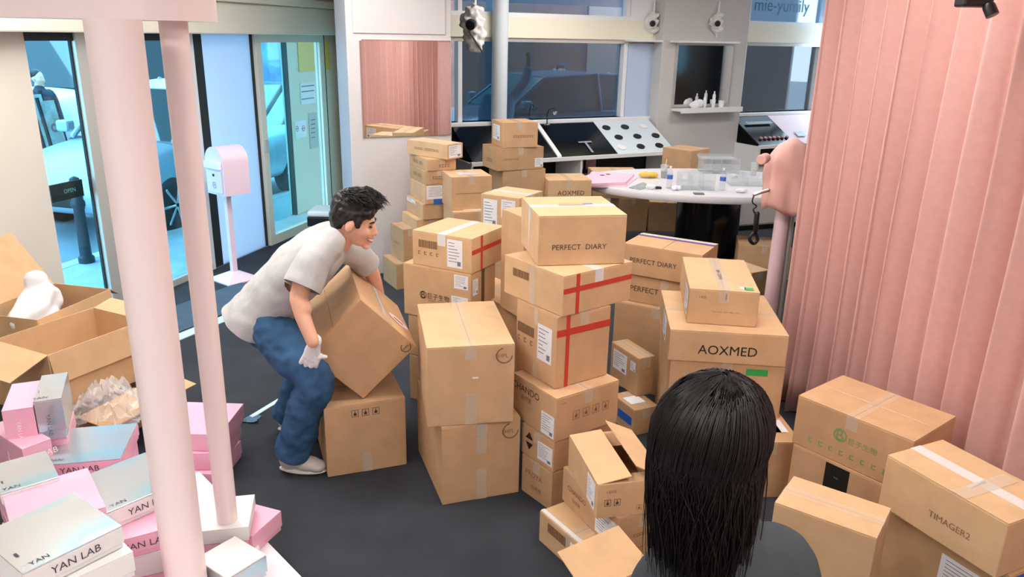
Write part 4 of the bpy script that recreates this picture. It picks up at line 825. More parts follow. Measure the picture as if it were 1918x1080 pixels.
# ------------------------------------------------------------------ pink display stand
ds = thing('display_stand', 'pale pink display canopy with two round columns on a white plinth', 'display stand', (-1.5, 2.6, 0))
O = Vector((-1.5, 2.6, 0))
def colmn(name, xt, yt, xb, yb, Y, rt, rb, zb):
    p = W(xt, yt, Y); q = Vector((p.x, Y, 0))-O
    lathe(name, [(rb, zb), (rt, 2.27)], PINKC, ds, 40, q); return q
q1 = colmn('column', 212, 45, 0, 0, 2.47, .0815, .0735, .12); q2 = colmn('column', 324.5, 45, 0, 0, 2.78, .047, .041, .12)
lathe('column_foot', [(.11, .12), (.115, .125), (.115, .15), (.11, .155)], WHITEB, ds, 40, q2); lathe('column_foot', [(.15, .12), (.155, .15), (.15, .155)], WHITEB, ds, 40, q1)
# canopy: slab with a rounded end
e = W(398, 20, 2.78)-O
V, Fs = [], []; outl = [(-2.2, -.20), (-.05+e.x-.10, -.20)]+[(e.x-.17+.17*math.sin(R(a)), .0-.2*math.cos(R(a))+.0) for a in range(10, 171, 10)]+[(e.x-.25, .2), (-2.2, .2)]
dirv = (q2-q1).normalized(); base = q2.copy()
outl = [(x, y+q2.y) for x, y in outl]; n = len(outl)
V = [(x, y, 2.27) for x, y in outl]+[(x, y, 2.62) for x, y in outl]; Fs = [tuple(range(n))[::-1], tuple(range(n, 2*n))]+[(i, (i+1) % n, (i+1) % n+n, i+n) for i in range(n)]
o = mk('canopy', V, Fs, PINKC, ds); fixn(o); smooth_by_angle(o.data, R(30))
A = unp((500, 1013), .12); Bq = unp((566, 1081), .12); dv = (Bq-A).normalized(); A2 = A-dv*.75; B2_ = A+dv*1.5; nv = Vector((dv.y, -dv.x, 0)); nv = nv if nv.x < 0 else -nv
V = [A2, B2_, B2_+nv*2.2, A2+nv*2.2]; V = [Vector((v.x, v.y, .12))-O for v in V]+[Vector((v.x, v.y, 0))-O for v in V]
o = mk('plinth', V, [(0, 1, 2, 3), (7, 6, 5, 4), (0, 4, 5, 1), (1, 5, 6, 2), (2, 6, 7, 3), (3, 7, 4, 0)], mat('plinth_white', srgb(240, 230, 236), .35), ds); fixn(o)
# ------------------------------------------------------------------ pink and silver gift boxes
def gift(label, z1, FT, L, R_, H=.1, top='s', side='p', w=None, d=None, yaw=None, txt='R', tilt=(0, 0), tcol=None, group=None, ttop=True):
    c, a, w, d, H = fit(z1-H, FT, None, L, R_, H, None, w, d, yaw)
    return gift_at(c, a, w, d, H, label, top, side, txt, tilt, tcol, ttop)
GD = {}
def gift_at(c, a, w, d, H, label, top='s', side='p', txt='R', tilt=(0, 0), tcol=None, ttop=True):
    t = thing('gift_box', label, 'gift box', c, a); GD[t.name] = (w, d); t.rotation_euler = (R(tilt[0]), R(tilt[1]), a)
    TM = {'s': SILV, 'p': PINKB, 'w': WHITEB}
    box('tray', -w/2+.004, w/2-.004, -d/2+.004, d/2-.004, 0, H-.012, TM[side], t, .003)
    box('lid_side', -w/2, w/2, -d/2, d/2, H*.22, H-.006, TM[side], t, .002)
    box('lid_top', -w/2, w/2, -d/2, d/2, H-.006, H, TM[top], t, .0015)
    f = faces(w, d, H); ink = tcol or mat('dark_grey_ink', srgb(70, 64, 72), .6)
    if txt: text('printed_text', f[txt], f[txt].w*.5, H*.55, .16, 'YAN LAB', ink, t, .0016)
    if top == 's' and ttop:
        text('printed_text', f['T'], w*.2, d*.10, .06, 'YAN', ink, t, .0012); lines('print_block', f['T'], [(w*.08, d*.3, w*.11, d*.38)], ink, t, .0012)
    return t
WI = mat('white_ink', srgb(250, 244, 246), .5)
def under(t, zmin, label_, n=None, side='p', gh=.1):
    """boxes of the same pile below a gift box, down to the plinth"""
    c = t.location; w, d = GD[t.name]; w, d = w*.93, d*.93; k = 0; z = c.z-.004
    while z-gh*.6 > zmin:
        h = min(gh, z-zmin); 
        gift_at(Vector((c.x+random.uniform(-.008, .008), c.y+random.uniform(-.008, .008), z-h)), t.rotation_euler.z+R(random.uniform(-4, 4)), w, d, h-.002, 'plain pink gift box buried low in the gift box pile', 'p', side if k else 'p', None)['group'] = 'buried gift boxes'; z -= h; k += 1
g = gift('silver topped gift box with white sides at the front of the pile', .62, (42, 1075), (-52, 1005), (229, 987), .085, 's', 'w', w=.32, d=.33); g1 = g
gb = gift_at(Vector((g.location.x+.03, g.location.y+.0, .43)), g.rotation_euler.z+R(-6), .33, .33, .1, 'white gift box directly under the front silver topped box', 'w', 'w', None)
under(gb, .12, 'pink gift box buried under the front silver topped box')
g = gift('silver blue topped gift box with white lettered side behind the front one', .5, (195, 962), (125, 905), (296, 921), .085, 's', 'w', w=.33, d=.33)
g = gift('wide bright pink gift box between the two silver topped boxes', .53, (195, 947), (118, 884), None, .1, 'p', 'p', w=.05, d=.3, txt=None) if 0 else None
c_ = unp((108, 940), .535); gift_at(Vector((c_.x-.03, c_.y+.02, .435)), R(38), .30, .34, .1, 'wide bright pink gift box between the two silver topped boxes', 'p', 'p', None)
g = gift_at(Vector((c_.x-.03, c_.y+.02, .335)), R(32), .31, .33, .098, 'pink gift box under the wide bright pink one', 'p', 'p', None); under(g, .12, 'pink gift box buried below the wide bright pink box')
g = gift('silver topped pink gift box lying flat near the cardboard flap', .42, (67, 872), (108, 810), (214, 860), .08, 's', 'p', w=.34, d=.34); under(g, .0, 'pink gift box buried under the flat silver topped box')
g = gift('pink gift box with white lettering on its end', .5, (41, 841), None, (68, 818), .13, 'p', 'p', w=.12, d=.34, yaw=55, txt='R', tcol=WI); g5 = g; under(g, .0, 'pink gift box under the one with white end lettering')
g = gift('silver gift box with lilac sides standing on the left pile edge', .66, (62, 752), (0, 716), (99, 736), .2, 's', 's', w=.11, d=.3, yaw=24, txt=None); decorate(g, .11, .4, .2, [('text', 'R', .5, .5, .8*1.2, 'YAN LAB', mat('dark_grey_ink', (.1, .1, .1)), -1.57)]); under(g, .0, 'pink gift box under the standing silver box')
g = gift('dark pink gift box with white lettering beside the standing silver box', .64, (2, 770), (-60, 740), (42, 752), .2, 'p', 'p', w=.12, d=.3, yaw=24, txt=None); decorate(g, .11, .34, .2, [('text', 'R', .5, .5, .9, 'YAN LAB', WI, -1.57)]); under(g, .0, 'pink gift box under the dark pink lettered box')
g = gift('tilted silver lilac gift box lid at the left picture pile', .55, (0, 925), None, (70, 895), .06, 's', 'w', w=.2, d=.26, yaw=40, txt=None, tilt=(0, 0)); under(g, .12, 'pink gift box beneath the silver lilac lid')
# right hand mini stack
for i, lab in enumerate(('bottom pink gift box of the three beside the thin column', 'middle pink gift box of the three beside the thin column', 'top pink gift box of the three beside the thin column')):
    gift_at(Vector((-1.64+.012*i, 3.63+.02*i, .1*i)), R((-4, 3, -1)[i]), .31, .35, .099, lab, 'p', 'p', None)
g = gift('white gift box with open lid edge between the two columns', .3, (340, 998), None, (462, 975), .07, 'w', 'w', w=.26, d=.24, yaw=12, txt=None); under(g, .12, 'pink gift box under the white box between the columns')
g = gift('pink gift box at the plinth corner beside the thin column', .22, (472, 1004), None, (486, 924), .098, 'p', 'p', w=.2, d=.17, txt=None, yaw=70)
c_ = unp((430, 1056), .19)
g = gift('white lidded gift box with dark side at the foot of the thin column', .27, (425, 1083), (345, 1050), (466, 1048), .1, 'w', 's', w=.18, d=.2, yaw=55, txt=None)
c_ = unp((270, 1010), .3); gift_at(Vector((c_.x, c_.y, .324)), R(30), .3, .28, .09, 'pink gift box with dark lettering behind the thick column', 'p', 'p', 'R'); gift_at(Vector((c_.x+.02, c_.y+.01, .224)), R(24), .3, .28, .099, 'white gift box with lid under the dark lettered pink box', 'w', 'w', None); gift_at(Vector((c_.x+.02, c_.y+.01, .121)), R(24), .3, .28, .102, 'lowest pink gift box behind the thick column', 'p', 'p', None)
# ------------------------------------------------------------------ the street outside
gr = mk('street_ground', [(-40, -25, -.06), (40, -25, -.06), (40, 50, -.06), (-40, 50, -.06)], [(0, 1, 2, 3)], mat('pale_asphalt', srgb(150, 160, 170), .8, noise_s=2, noise_a=.1)); struct(gr)
pv = fbox('pavement', -12, 6, -1.35, -.08, -.055, -.004, mat('pale_pavement', srgb(196, 206, 210), .7, noise_s=4, noise_a=.08)); struct(pv)
kb = fbox('kerb', -12, 6, -1.5, -1.35, -.055, .0, mat('kerb_white', srgb(226, 228, 228), .6)); struct(kb)
def car(label, c, rz, paint, L=4.5, Wd=.92, roof=1.62, hood=1.02, pane=None):
    t = thing('parked_car', label, 'car', c, rz); pm = mat(*paint)
    gl_ = mat('car_glass', srgb(18, 26, 32), .04, spec=1.0, coat=1); gl_ = mat(*pane) if pane else gl_; h = L/2
    st_ = [(-h, .42, .8, .84), (-h+.1, .3, .98, .93), (-h+.7, .26, hood+.06, 1), (-.3, .24, hood+.02, 1), (h-1.45, .24, hood, 1), (h-.75, .26, hood-.06, .98), (h-.2, .28, hood-.22, .9), (h, .38, hood-.42, .78)]
    V, Fs = [], []
    for x, zb, zt_, k in st_:
        w = Wd*k; m_ = (zb+zt_)/2+.08
        for y, z in ((-w*.9, zb), (-w, zb+.1), (-w*1.0, m_), (-w*.93, zt_-.05), (-w*.8, zt_), (0, zt_+.03), (w*.8, zt_), (w*.93, zt_-.05), (w, m_), (w, zb+.1), (w*.9, zb)): V.append((x, y, z))
    n = 11
    for i in range(len(st_)-1):
        for j in range(n): k = (j+1) % n; Fs.append((i*n+j, i*n+k, (i+1)*n+k, (i+1)*n+j))
    Fs += [tuple(range(n)), tuple((len(st_)-1)*n+j for j in range(n))[::-1]]
    o = mk('body', V, Fs, pm, t, True); fixn(o); s = o.modifiers.new('s', 'SUBSURF'); s.levels = 2; s.render_levels = 2
    gh = [(-h+.25, hood+.0, .8), (-h+.65, roof-.06, .72), (-.5, roof, .72), (.45, roof-.05, .70), (h-1.2, hood+.0, .78)]
    V, Fs = [], []
    for x, z, k in gh:
        for y, zz in ((-Wd*.9, hood-.05), (-Wd*k, z), (Wd*k, z), (Wd*.9, hood-.05)): V.append((x, y, zz))
    for i in range(len(gh)-1):
        for j in range(3): Fs.append((i*4+j, i*4+j+1, (i+1)*4+j+1, (i+1)*4+j))
    Fs += [(0, 1, 2, 3), (16, 17, 18, 19)]
    o = mk('windows', V, Fs, gl_, t); fixn(o)
    V = [(x, y*k*Wd*1.01, z+.012) for x, z, k in gh[1:4] for y in (-1, 1)]; V += [(a, b, c_-.05) for a, b, c_ in V]
    o = mk('roof', V, [(0, 1, 3, 2), (2, 3, 5, 4), (6, 8, 9, 7), (8, 10, 11, 9), (0, 2, 8, 6), (2, 4, 10, 8), (1, 7, 9, 3), (3, 9, 11, 5), (0, 6, 7, 1), (4, 5, 11, 10)], pm, t); fixn(o)
    for y in (-1, 1):
        for i, j in ((0, 1), (1, 1), (3, 4)):
            x0, z0, k0_ = gh[i]; x1, z1, k1_ = gh[j]
            if i == j: x1, z1, k1_ = gh[2][0], hood-.02, .88; x0, z0, k0_ = gh[2]
            tube('pillar', [(x0, y*Wd*k0_*1.0, z0), (x1, y*Wd*k1_*1.02, z1)], .035, pm, t, n=6, k=1)
        box('mirror', h-1.42, h-1.28, y*Wd-.02 if y > 0 else y*Wd-.16, y*Wd+.16 if y > 0 else y*Wd+.02, hood+.02, hood+.16, pm, t, .03)
        V = [(h-.42, y*Wd*.78, hood-.26), (h-.12, y*Wd*.6, hood-.34), (h-.12, y*Wd*.6, hood-.24), (h-.45, y*Wd*.8, hood-.16)]
        o = mk('headlight', [(a+.03, b*1.13, c_) for a, b, c_ in V], [(0, 1, 2, 3) if y < 0 else (3, 2, 1, 0)], mat('lamp_glass', (.8, .85, .9), .1, .3), t); s = o.modifiers.new('s', 'SOLIDIFY'); s.thickness = .06
        for x in (h-.92, -h+.95):
            wl_ = lathe('wheel', [(.1, -.11), (.28, -.11), (.33, -.08), (.33, .08), (.28, .11), (.1, .11)], mat('tyre', srgb(22, 22, 24), .8), t, 28, (x, y*Wd*.88, .33), axis=(0, 1, 0))
            for q in range(7):
                a = q*2*math.pi/7; tube('spoke', [(x+.04*math.cos(a), y*(Wd*.88+.1), .33+.04*math.sin(a)), (x+.25*math.cos(a), y*(Wd*.88+.1), .33+.25*math.sin(a))], .022, CHROME, wl_, n=6, k=1)
    box('grille', h-.08, h+.0, -.45, .45, .42, .6, BLACKM, t, .02)
    return t
wp = unp((205, 474), -.06); c = wp+FD*2.35-FN*.82
car('silver grey car parked outside the left glass doors', (c.x, c.y, -.06), math.atan2(-FD.y, -FD.x), ('silver_paint', srgb(178, 196, 206), .25, .3))
c = FO+FD*5.7-FN*6.2; car('white van parked on the far side of the street', (c.x, c.y, -.06), math.atan2(-FD.y, -FD.x), ('white_van_paint', srgb(236, 240, 244), .3), 4.2, .98, 2.2, 1.35)
c = BO+BD*2.75-BN*2.6; car('dark blue car parked outside the back window', (c.x, c.y, -.06), math.atan2(-BD.y, -BD.x), ('navy_paint', srgb(96, 128, 146), .22, .4), 4.6, .95, 1.72, 1.2, ('teal_car_glass', srgb(58, 104, 108), .12))
# buildings across the streets
def shopfront(label, O_, D_, N_, off, s0, s1, H, panels, base):
    t = thing('shop_building', label, 'building', O_+D_*((s0+s1)/2)-N_*off+Vector((0, 0, -.06))); t.rotation_euler = (0, 0, math.atan2(D_.y, D_.x)); h = (s1-s0)/2
    box('wall', -h, h, 0, .3, 0, H, base, t)
    for x0, x1, z0, z1, m, nm in panels: box(nm, x0, x1, -.05, 0, z0, z1, m, t, .01)
    return t
br = mat('brown_shopfront', srgb(96, 62, 50), .6, noise_s=6, noise_a=.2); gn = mat('green_shopfront', srgb(52, 118, 88), .5); bl = mat('blue_poster', srgb(92, 116, 150), .4, noise_s=3, noise_a=.5); cream_ = mat('cream_shop', srgb(206, 196, 178), .6); dk = mat('dark_shop', srgb(44, 46, 54), .5)
shopfront('brown and green shopfront across the street behind the back window', BO, BD, BN, 8.2, -1.2, 24, 5, [(-12.5, -11.9, .3, 3.0, bl, 'poster'), (-11.8, -10.6, .2, 3.0, br, 'shop_panel'), (-10.5, -9.0, .2, 3.0, gn, 'shop_panel'), (-8.9, -7.2, .2, 3.0, br, 'shop_panel'), (-7.0, -4.6, .2, 3.0, br, 'shop_panel'), (-4.4, -2, .2, 3.0, mat('taupe_panel', srgb(128, 104, 92), .6), 'shop_panel'), (-1.8, .2, .3, 3.0, mat('grey_green_panel', srgb(120, 140, 138), .6), 'shop_panel'), (.5, 4, .2, 3.0, dk, 'shop_window'), (4.2, 8, .2, 3, br, 'shop_panel')], dk)
shopfront('pale shopfront with posters across the street behind the glass doors', FO, FD, FN, 10.5, -8, 12, 5.5, [(-6, -3.4, .2, 2.6, mat('poster_teal', srgb(70, 120, 104), .5, noise_s=2.5, noise_a=.6), 'poster'), (-3.2, -1, .2, 2.8, dk, 'shop_window'), (-.8, 1.8, .2, 2.6, cream_, 'shop_panel'), (2, 5, .2, 2.6, mat('pale_poster', srgb(210, 214, 222), .5, noise_s=2, noise_a=.25), 'poster'), (5.3, 9, .2, 2.8, dk, 'shop_window')], mat('pale_render', srgb(190, 196, 200), .7))
# easel boards with posters
for i, (x0, x1, y0, y1, off, lab) in enumerate(((78, 118, 168, 290, 4.6, 'tilted pale poster board on a black easel outside'), (95, 140, 180, 292, 4.2, 'tall poster board leaning in front of the other easel outside'))):
    s0, z1 = hitF(x0, y0, -off); s1, z0 = hitF(x1, y1, -off); t = thing('poster_easel', lab, 'easel', FO+FD*((s0+s1)/2)-FN*off+Vector((0, 0, -.06))); t.rotation_euler = (R(-10), 0, math.atan2(FD.y, FD.x)); w = abs(s1-s0)
    box('board', -w/2, w/2, -.02, .02, max(.2, z0), z1, mat('pale_poster_print_%d' % i, srgb(150, 168, 160), .5, noise_s=7, noise_a=.35), t, .004)
    for x in (-w/2-.02, w/2+.0): box('leg', x, x+.03, -.02, .02, 0, z1+.05, BLACKM, t)
    box('back_leg', -.02, .02, .1, .14, 0, z1-.1, BLACKM, t)
    frp = Frame((-w/2, -.021, 0), (1, 0, 0), (0, 0, 1), w, 1); ring('print_ring', frp, w*.5, z1*.72, w*.25, w*.12, mat('rose_print', srgb(150, 84, 100), .5), t, .002)
# bollard
p = unp((163, 490), -.0); t = thing('bollard', 'dark iron bollard with a ball top on the pavement edge', 'bollard', p)
lathe('post', [(.075, 0), (.075, .05), (.055, .07), (.05, .55), (.065, .57), (.065, .61), (.05, .63), (.045, .74), (.03, .76)], mat('bollard_iron', srgb(52, 62, 70), .5, .3), t, 20); lathe('ball', [(.01, .76), (.04, .775), (.052, .81), (.04, .845), (.01, .86)], MATS['bollard_iron'], t, 20)
# open sign on the glass
s0, z1 = hitF(93, 348, -.06); s1, z0 = hitF(158, 366, -.06); t = tag(fbox('open_sign', s0, s1, -.08, -.06, z0, z1, BLACKM), 'narrow black sign reading OPEN on the glass door', 'sign'); fq = Frame(FO-FN*.06, FD, (0, 0, 1), 1, 1); text('sign_text', fq, (s0+s1)/2+.02, (z0+z1)/2, .2*abs(s1-s0)*1.8, 'OPEN', mat('sign_white', srgb(220, 226, 226), .5), t, .002)
# ghost lettering on the upper window
s0, z0 = hitB(1410, 22, -.075); s1, z1 = hitB(1520, 6, -.075); fq = Frame(BO+BD*((s0+s1)/2)-BN*.078, BD, (0, 0, 1), 1, 1); tx = text('window_lettering', fq, 0, (z0+z1)/2, (s1-s0)*.95, 'mie-yumily', mat('faded_teal_print', srgb(70, 104, 116), .6), None, .002)
if tx: tag(tx, 'faded shop lettering across the upper window pane', 'lettering')
# ------------------------------------------------------------------ people
SKIN = mat('skin', srgb(232, 178, 150), .5, noise_s=20, noise_a=.04); SKIN.node_tree.nodes['Principled BSDF'].inputs['Subsurface Weight'].default_value = .12; SKIN.node_tree.nodes['Principled BSDF'].inputs['Subsurface Radius'].default_value = (.02, .008, .004)
HAIR = mat('black_hair', srgb(24, 19, 18), .42, noise_s=40, noise_a=.3, spec=.5)
def attach(o, par): o.parent = par; o.matrix_parent_inverse = Matrix.Translation(-par.location); return o
def frame_mat(c, fwd, up, s=1.0):
    f = Vector(fwd).normalized(); u = Vector(up); l = u.cross(f).normalized(); u = f.cross(l)
    return Matrix(((f.x*s, l.x*s, u.x*s, c[0]), (f.y*s, l.y*s, u.y*s, c[1]), (f.z*s, l.z*s, u.z*s, c[2]), (0, 0, 0, 1)))
def tr(d, M): return [M @ Vector(v) for v in d[0]], d[1]
def head_data():
    E = [ell((-.014, 0, .03), (.098, .078, .094)), ell((.034, 0, -.02), (.06, .064, .085)), ell((.042, 0, -.078), (.044, .046, .036)), ell((.074, 0, .022), (.02, .05, .013)), ell((.093, 0, -.066), (.011, .026, .013)), ell((.082, 0, -.104), (.02, .024, .018)),
         ell((.07, .04, -.03), (.022, .02, .026)), ell((.07, -.04, -.03), (.022, .02, .026))]
    E.append(tube_data([(.088, 0, .012), (.1, 0, -.012), (.112, 0, -.034)], [(.008, .008), (.01, .01), (.014, .011)], (0, 1, 0), 10, 3)); E.append(ell((.098, 0, -.04), (.014, .019, .009)))
    for y in (-1, 1): E.append(ell((-.004, y*.079, -.012), (.02, .009, .031), Matrix.Rotation(R(12), 3, 'Y')))
    return E
def face_parts(M, par, grin=True):
    for y in (-1, 1):
        d = tr(ell((.0845, y*.034, .0), (.009, .014, .0035)), M); attach(mk('eye', *d, mat('eye_dark', srgb(40, 28, 24), .2), None, True), par)
        d = tr(tube_data([(.092, y*.014, .017), (.092, y*.034, .025), (.078, y*.054, .02)], [(.004, .003), (.005, .004), (.003, .002)], (0, 0, 1), 8, 3), M); attach(mk('eyebrow', *d, HAIR, None, True), par)
    d = tr(tube_data([(.088, -.027, -.058), (.1, -.012, -.066), (.1025, 0, -.068), (.1, .012, -.066), (.088, .027, -.058)], [(.007, .004)]*5, (0, 0, 1), 8, 3), M); attach(mk('mouth', *d, mat('teeth', srgb(240, 232, 226), .3), None, True), par)
    for dz in (.008, -.009):
        d = tr(tube_data([(.088, -.029, -.06+dz*.6), (.101, -.012, -.067+dz), (.104, 0, -.068+dz), (.101, .012, -.067+dz), (.088, .029, -.06+dz*.6)], [(.004, .004)]*5, (0, 0, 1), 8, 3), M); attach(mk('lip', *d, mat('lips', srgb(206, 120, 112), .4), None, True), par)
def strands(name, paths, r, m, par):
    V, Fs = [], []
    for P in paths:
        n = len(P); o = len(V)
        for i, p in enumerate(P):
            t = (P[min(i+1, n-1)]-P[max(i-1, 0)]); t = t.normalized() if t.length else Vector((0, 0, 1))
            e1 = t.orthogonal().normalized(); e2 = t.cross(e1); rr = r*(1-.75*(i/(n-1))**2)
            for k in range(3): a = k*2.094; V.append(p+e1*rr*math.cos(a)+e2*rr*math.sin(a))
        for i in range(n-1):
            for k in range(3): Fs.append((o+i*3+k, o+i*3+(k+1) % 3, o+(i+1)*3+(k+1) % 3, o+(i+1)*3+k))
    return attach(mk(name, V, Fs, m, None, True), par)
# --- man lifting the box
mroot = thing('person', 'man in light grey t-shirt and blue jeans bending to lift a cardboard box', 'person', (-1.15, 3.75, 0))
fdir = Vector((math.cos(ps), math.sin(ps)*.5, 0)).normalized(); ldir = Vector((-fdir.y, fdir.x, 0))
hipN = W(494, 612, 3.78); hipF = hipN+ldir*.2+Vector((.02, 0, 0)); kN = W(590, 712, 3.62); aN = W(548, 836, 3.66); kF = Vector((-1.10, 4.10, .55)); aF = Vector((-1.30, 4.10, .12))
pel = W(480, 596, 3.9); wai = W(514, 556, 3.89); che = W(574, 492, 3.88); upc = W(618, 455, 3.88); nek = W(640, 440, 3.87)
shN = W(600, 464, 3.70); elN = W(560, 552, 3.58); wrN = W(586, 640, 3.5); shF = W(655, 462, 4.07); elF = W(694, 505, 4.22); wrF = W(714, 572, 4.36)
HM = frame_mat(W(663, 412, 3.86), (.95, .04, -.27), (.27, 0, .96), 1.1)
hp = lambda *a: HM @ Vector(a)
bd = [tr(d, HM) for d in head_data()]
bd += [tube_data([hp(-.02, 0, -.04), hp(-.04, 0, -.12), nek-Vector((.03, 0, .04))], [(.052, .058), (.055, .06), (.07, .07)], ldir, 16, 4), tube_data([pel, wai, che, upc, nek], [(.14, .11), (.135, .10), (.165, .115), (.15, .09), (.07, .06)], ldir, 20, 4),
       tube_data([shN, elN, wrN], [.052, .044, .032], ldir, 14, 5), tube_data([shN.lerp(elN, .4), elN, elN.lerp(wrN, .3)], [.046, .046, .044], ldir, 12, 4), tube_data([shF, elF, wrF], [.052, .044, .032], ldir, 14, 5),
       tube_data([hipN, kN, aN], [.08, .06, .045], ldir, 12, 4), tube_data([hipF, kF, aF], [.08, .06, .045], ldir, 12, 4)]
attach(remesh('body', bd, .0062, SKIN, None, 4), mroot); face_parts(HM, mroot)
def wrinkle(a, f, seed=0): return lambda co, n: co+n*(a*noise.noise(co*f+Vector((seed, 0, 0)))+a*.5*noise.noise(co*f*2.3))
GREYT = mat('grey_tshirt', srgb(190, 190, 190), .85, noise_s=60, noise_a=.03, bump=.1, bump_s=400, spec=.15)
sh_ = [tube_data([pel+(pel-wai)*.75, pel, wai, che, upc, nek-Vector((.02, 0, .01))], [(.2, .175), (.195, .165), (.185, .15), (.195, .145), (.18, .115), (.085, .075)], ldir, 28, 5), tube_data([shN+Vector((.03, .06, .0)), shN.lerp(elN, .25), shN.lerp(elN, .78)], [(.09, .085), (.09, .085), (.094, .094)], ldir, 20, 5), tube_data([shF-Vector((.04, .06, 0)), shF.lerp(elF, .3), shF.lerp(elF, .75)], [(.085, .08), (.08, .08), (.08, .08)], ldir, 20, 5), ell(upc.lerp(che, .3), (.13, .19, .1))]
hemd = ((pel-wai).normalized()+Vector((-.1, 0, -.35))).normalized()
attach(remesh('t_shirt', sh_, .0075, GREYT, None, 5, wrinkle(.011, 8), .5, [(pel+hemd*.035, hemd, .45), (shN.lerp(elN, .84), (elN-shN).normalized(), .14), (shF.lerp(elF, .8), (elF-shF).normalized(), .14)]), mroot)
attach(tube('collar', [nek+Vector((.0, .0, .012))+ldir*.062*math.cos(a_)+(fdir*.8-Vector((0, 0, .6))).normalized()*.062*math.sin(a_) for a_ in [i*math.pi/8 for i in range(17)]], .009, GREYT), mroot)
JEAN = mat('blue_denim', srgb(58, 92, 128), .85, noise_s=7, noise_a=.22, bump=.12, bump_s=300, spec=.15)
aN2 = aN+Vector((0, 0, -.04)); 
jn = [tube_data([pel+Vector((.06, .0, -.05)), pel+Vector((.07, -.0, -.01)), wai], [(.155, .12), (.155, .12), (.14, .11)], ldir, 24, 4), tube_data([hipN+Vector((.04, 0, .0)), hipN.lerp(kN, .5), kN, kN.lerp(aN, .5), aN2], [(.11, .115), (.105, .108), (.1, .1), (.088, .092), (.096, .1)], ldir, 22, 5), tube_data([hipF+Vector((.04, 0, .0)), hipF.lerp(kF, .5), kF, kF.lerp(aF, .5), aF-Vector((0, 0, .04))], [(.115, .125), (.108, .112), (.1, .1), (.09, .092), (.095, .1)], ldir, 22, 5)]
attach(remesh('jeans', jn, .0085, JEAN, None, 5, wrinkle(.014, 11, 4), .5, [(aN2, (aN-kN).normalized(), .2), (aF-Vector((0, 0, .04)), (aF-kF).normalized(), .2)]), mroot)
def shoe(ank, yaw, nm='shoe'):
    M = Matrix.Translation((ank.x, ank.y, 0)) @ Matrix.Rotation(yaw, 4, 'Z')
    up_ = [ell((.0, 0, .06), (.062, .046, .055)), ell((.09, 0, .05), (.085, .05, .042)), ell((.145, 0, .04), (.05, .048, .032)), tube_data([(-.01, 0, .06), (-.015, 0, .12)], [.048, .046], (0, 1, 0), 14, 2)]
    o = attach(remesh(nm, [tr(d, M) for d in up_], .006, mat('off_white_trainer', srgb(206, 204, 196), .6), None, 4), mroot)
    so = [(ell((.065, 0, .014), (.135, .05, .016)))]
    attach(remesh('sole', [tr(d, M) for d in so], .006, mat('sole_white', srgb(222, 222, 216), .6), None, 3, lambda co, n: Vector((co.x, co.y, max(.001, co.z)))), mroot)
shoe(W(545, 872, 3.66), R(-6)); shoe(aF, R(8))
# gloves: palm, four fingers, thumb
GLV = mat('white_cotton_glove', srgb(240, 240, 242), .8, noise_s=60, noise_a=.03)
def glove(wr, kn, tips, thumb):
    side = (tips[-1]-tips[0]).normalized(); D = [tube_data([wr+(wr-kn)*.35, wr, wr.lerp(kn, .55), kn], [(.034, .034), (.034, .03), (.043, .022), (.044, .02)], side, 16, 4)]
    nf = len(tips)
    for i, tp in enumerate(tips):
        r0 = kn+side*(.03*(i-(nf-1)/2)*.82); mid = r0.lerp(tp, .5)+Vector((0, -.016, .004)); D.append(tube_data([r0-(tp-r0)*.2, r0, mid, tp], [.0125, .0125, .0115, .0095], side, 10, 4))
    D.append(tube_data([wr.lerp(kn, .3), wr.lerp(kn, .55).lerp(thumb, .55)+Vector((0, -.008, 0)), thumb], [.018, .015, .011], side, 10, 4))
    attach(remesh('glove', D, .0045, GLV, None, 3), mroot)
Wq = lambda x, y, Y: W(x, y, Y)
glove(W(588, 646, 3.53), W(583, 670, 3.55), [W(562, 684, 3.6), W(571, 693, 3.6), W(582, 695, 3.595), W(592, 690, 3.585)], W(610, 668, 3.555))
glove(wrF, wrF+Vector((.05, .0, -.06)), [wrF+Vector((.05, -.0, -.12)), wrF+Vector((.08, .0, -.13)), wrF+Vector((.11, .0, -.12)), wrF+Vector((.13, .0, -.1))], wrF+Vector((.09, -.03, -.03)))
# short dark hair swept forward
hc = [ell((-.02, 0, .066), (.1, .082, .076)), ell((-.062, 0, .015), (.055, .072, .085)), ell((.05, 0, .105), (.058, .062, .038)), ell((-.02, .05, .035), (.075, .036, .055)), ell((-.02, -.05, .035), (.075, .036, .055)), ell((.058, .045, .062), (.034, .034, .03)), ell((.058, -.045, .062), (.034, .034, .03)), ell((.03, .07, .02), (.012, .012, .04)), ell((.03, -.07, .02), (.012, .012, .04))]
attach(remesh('hair', [tr(d, HM) for d in hc], .006, HAIR, None, 3, wrinkle(.006, 45)), mroot)
rnd = random.Random(5); paths = []
for i in range(1100):
    th_ = rnd.uniform(0, 2*math.pi); ph_ = rnd.uniform(0, 1.25)
    n_ = Vector((math.sin(ph_)*math.cos(th_), math.sin(ph_)*math.sin(th_), math.cos(ph_))); r0 = Vector((-.015+n_.x*.108, n_.y*.088, .062+n_.z*.088))
    d_ = Vector((.8, .25*n_.y, .35 if n_.x > 0 else .1)); ln = rnd.uniform(.03, .075)*(1.1 if n_.z > .5 else .6); P = []
    for k in range(5):
        f = k/4; P.append(HM @ (r0-n_*.01+d_*ln*f+n_*ln*.35*math.sin(f*2.2)+Vector((0, 0, -ln*.5*f*f))+Vector((rnd.uniform(-1, 1), rnd.uniform(-1, 1), rnd.uniform(-1, 1)))*.003))
    paths.append(P)
strands('hair_strands', paths, .0022, HAIR, mroot)
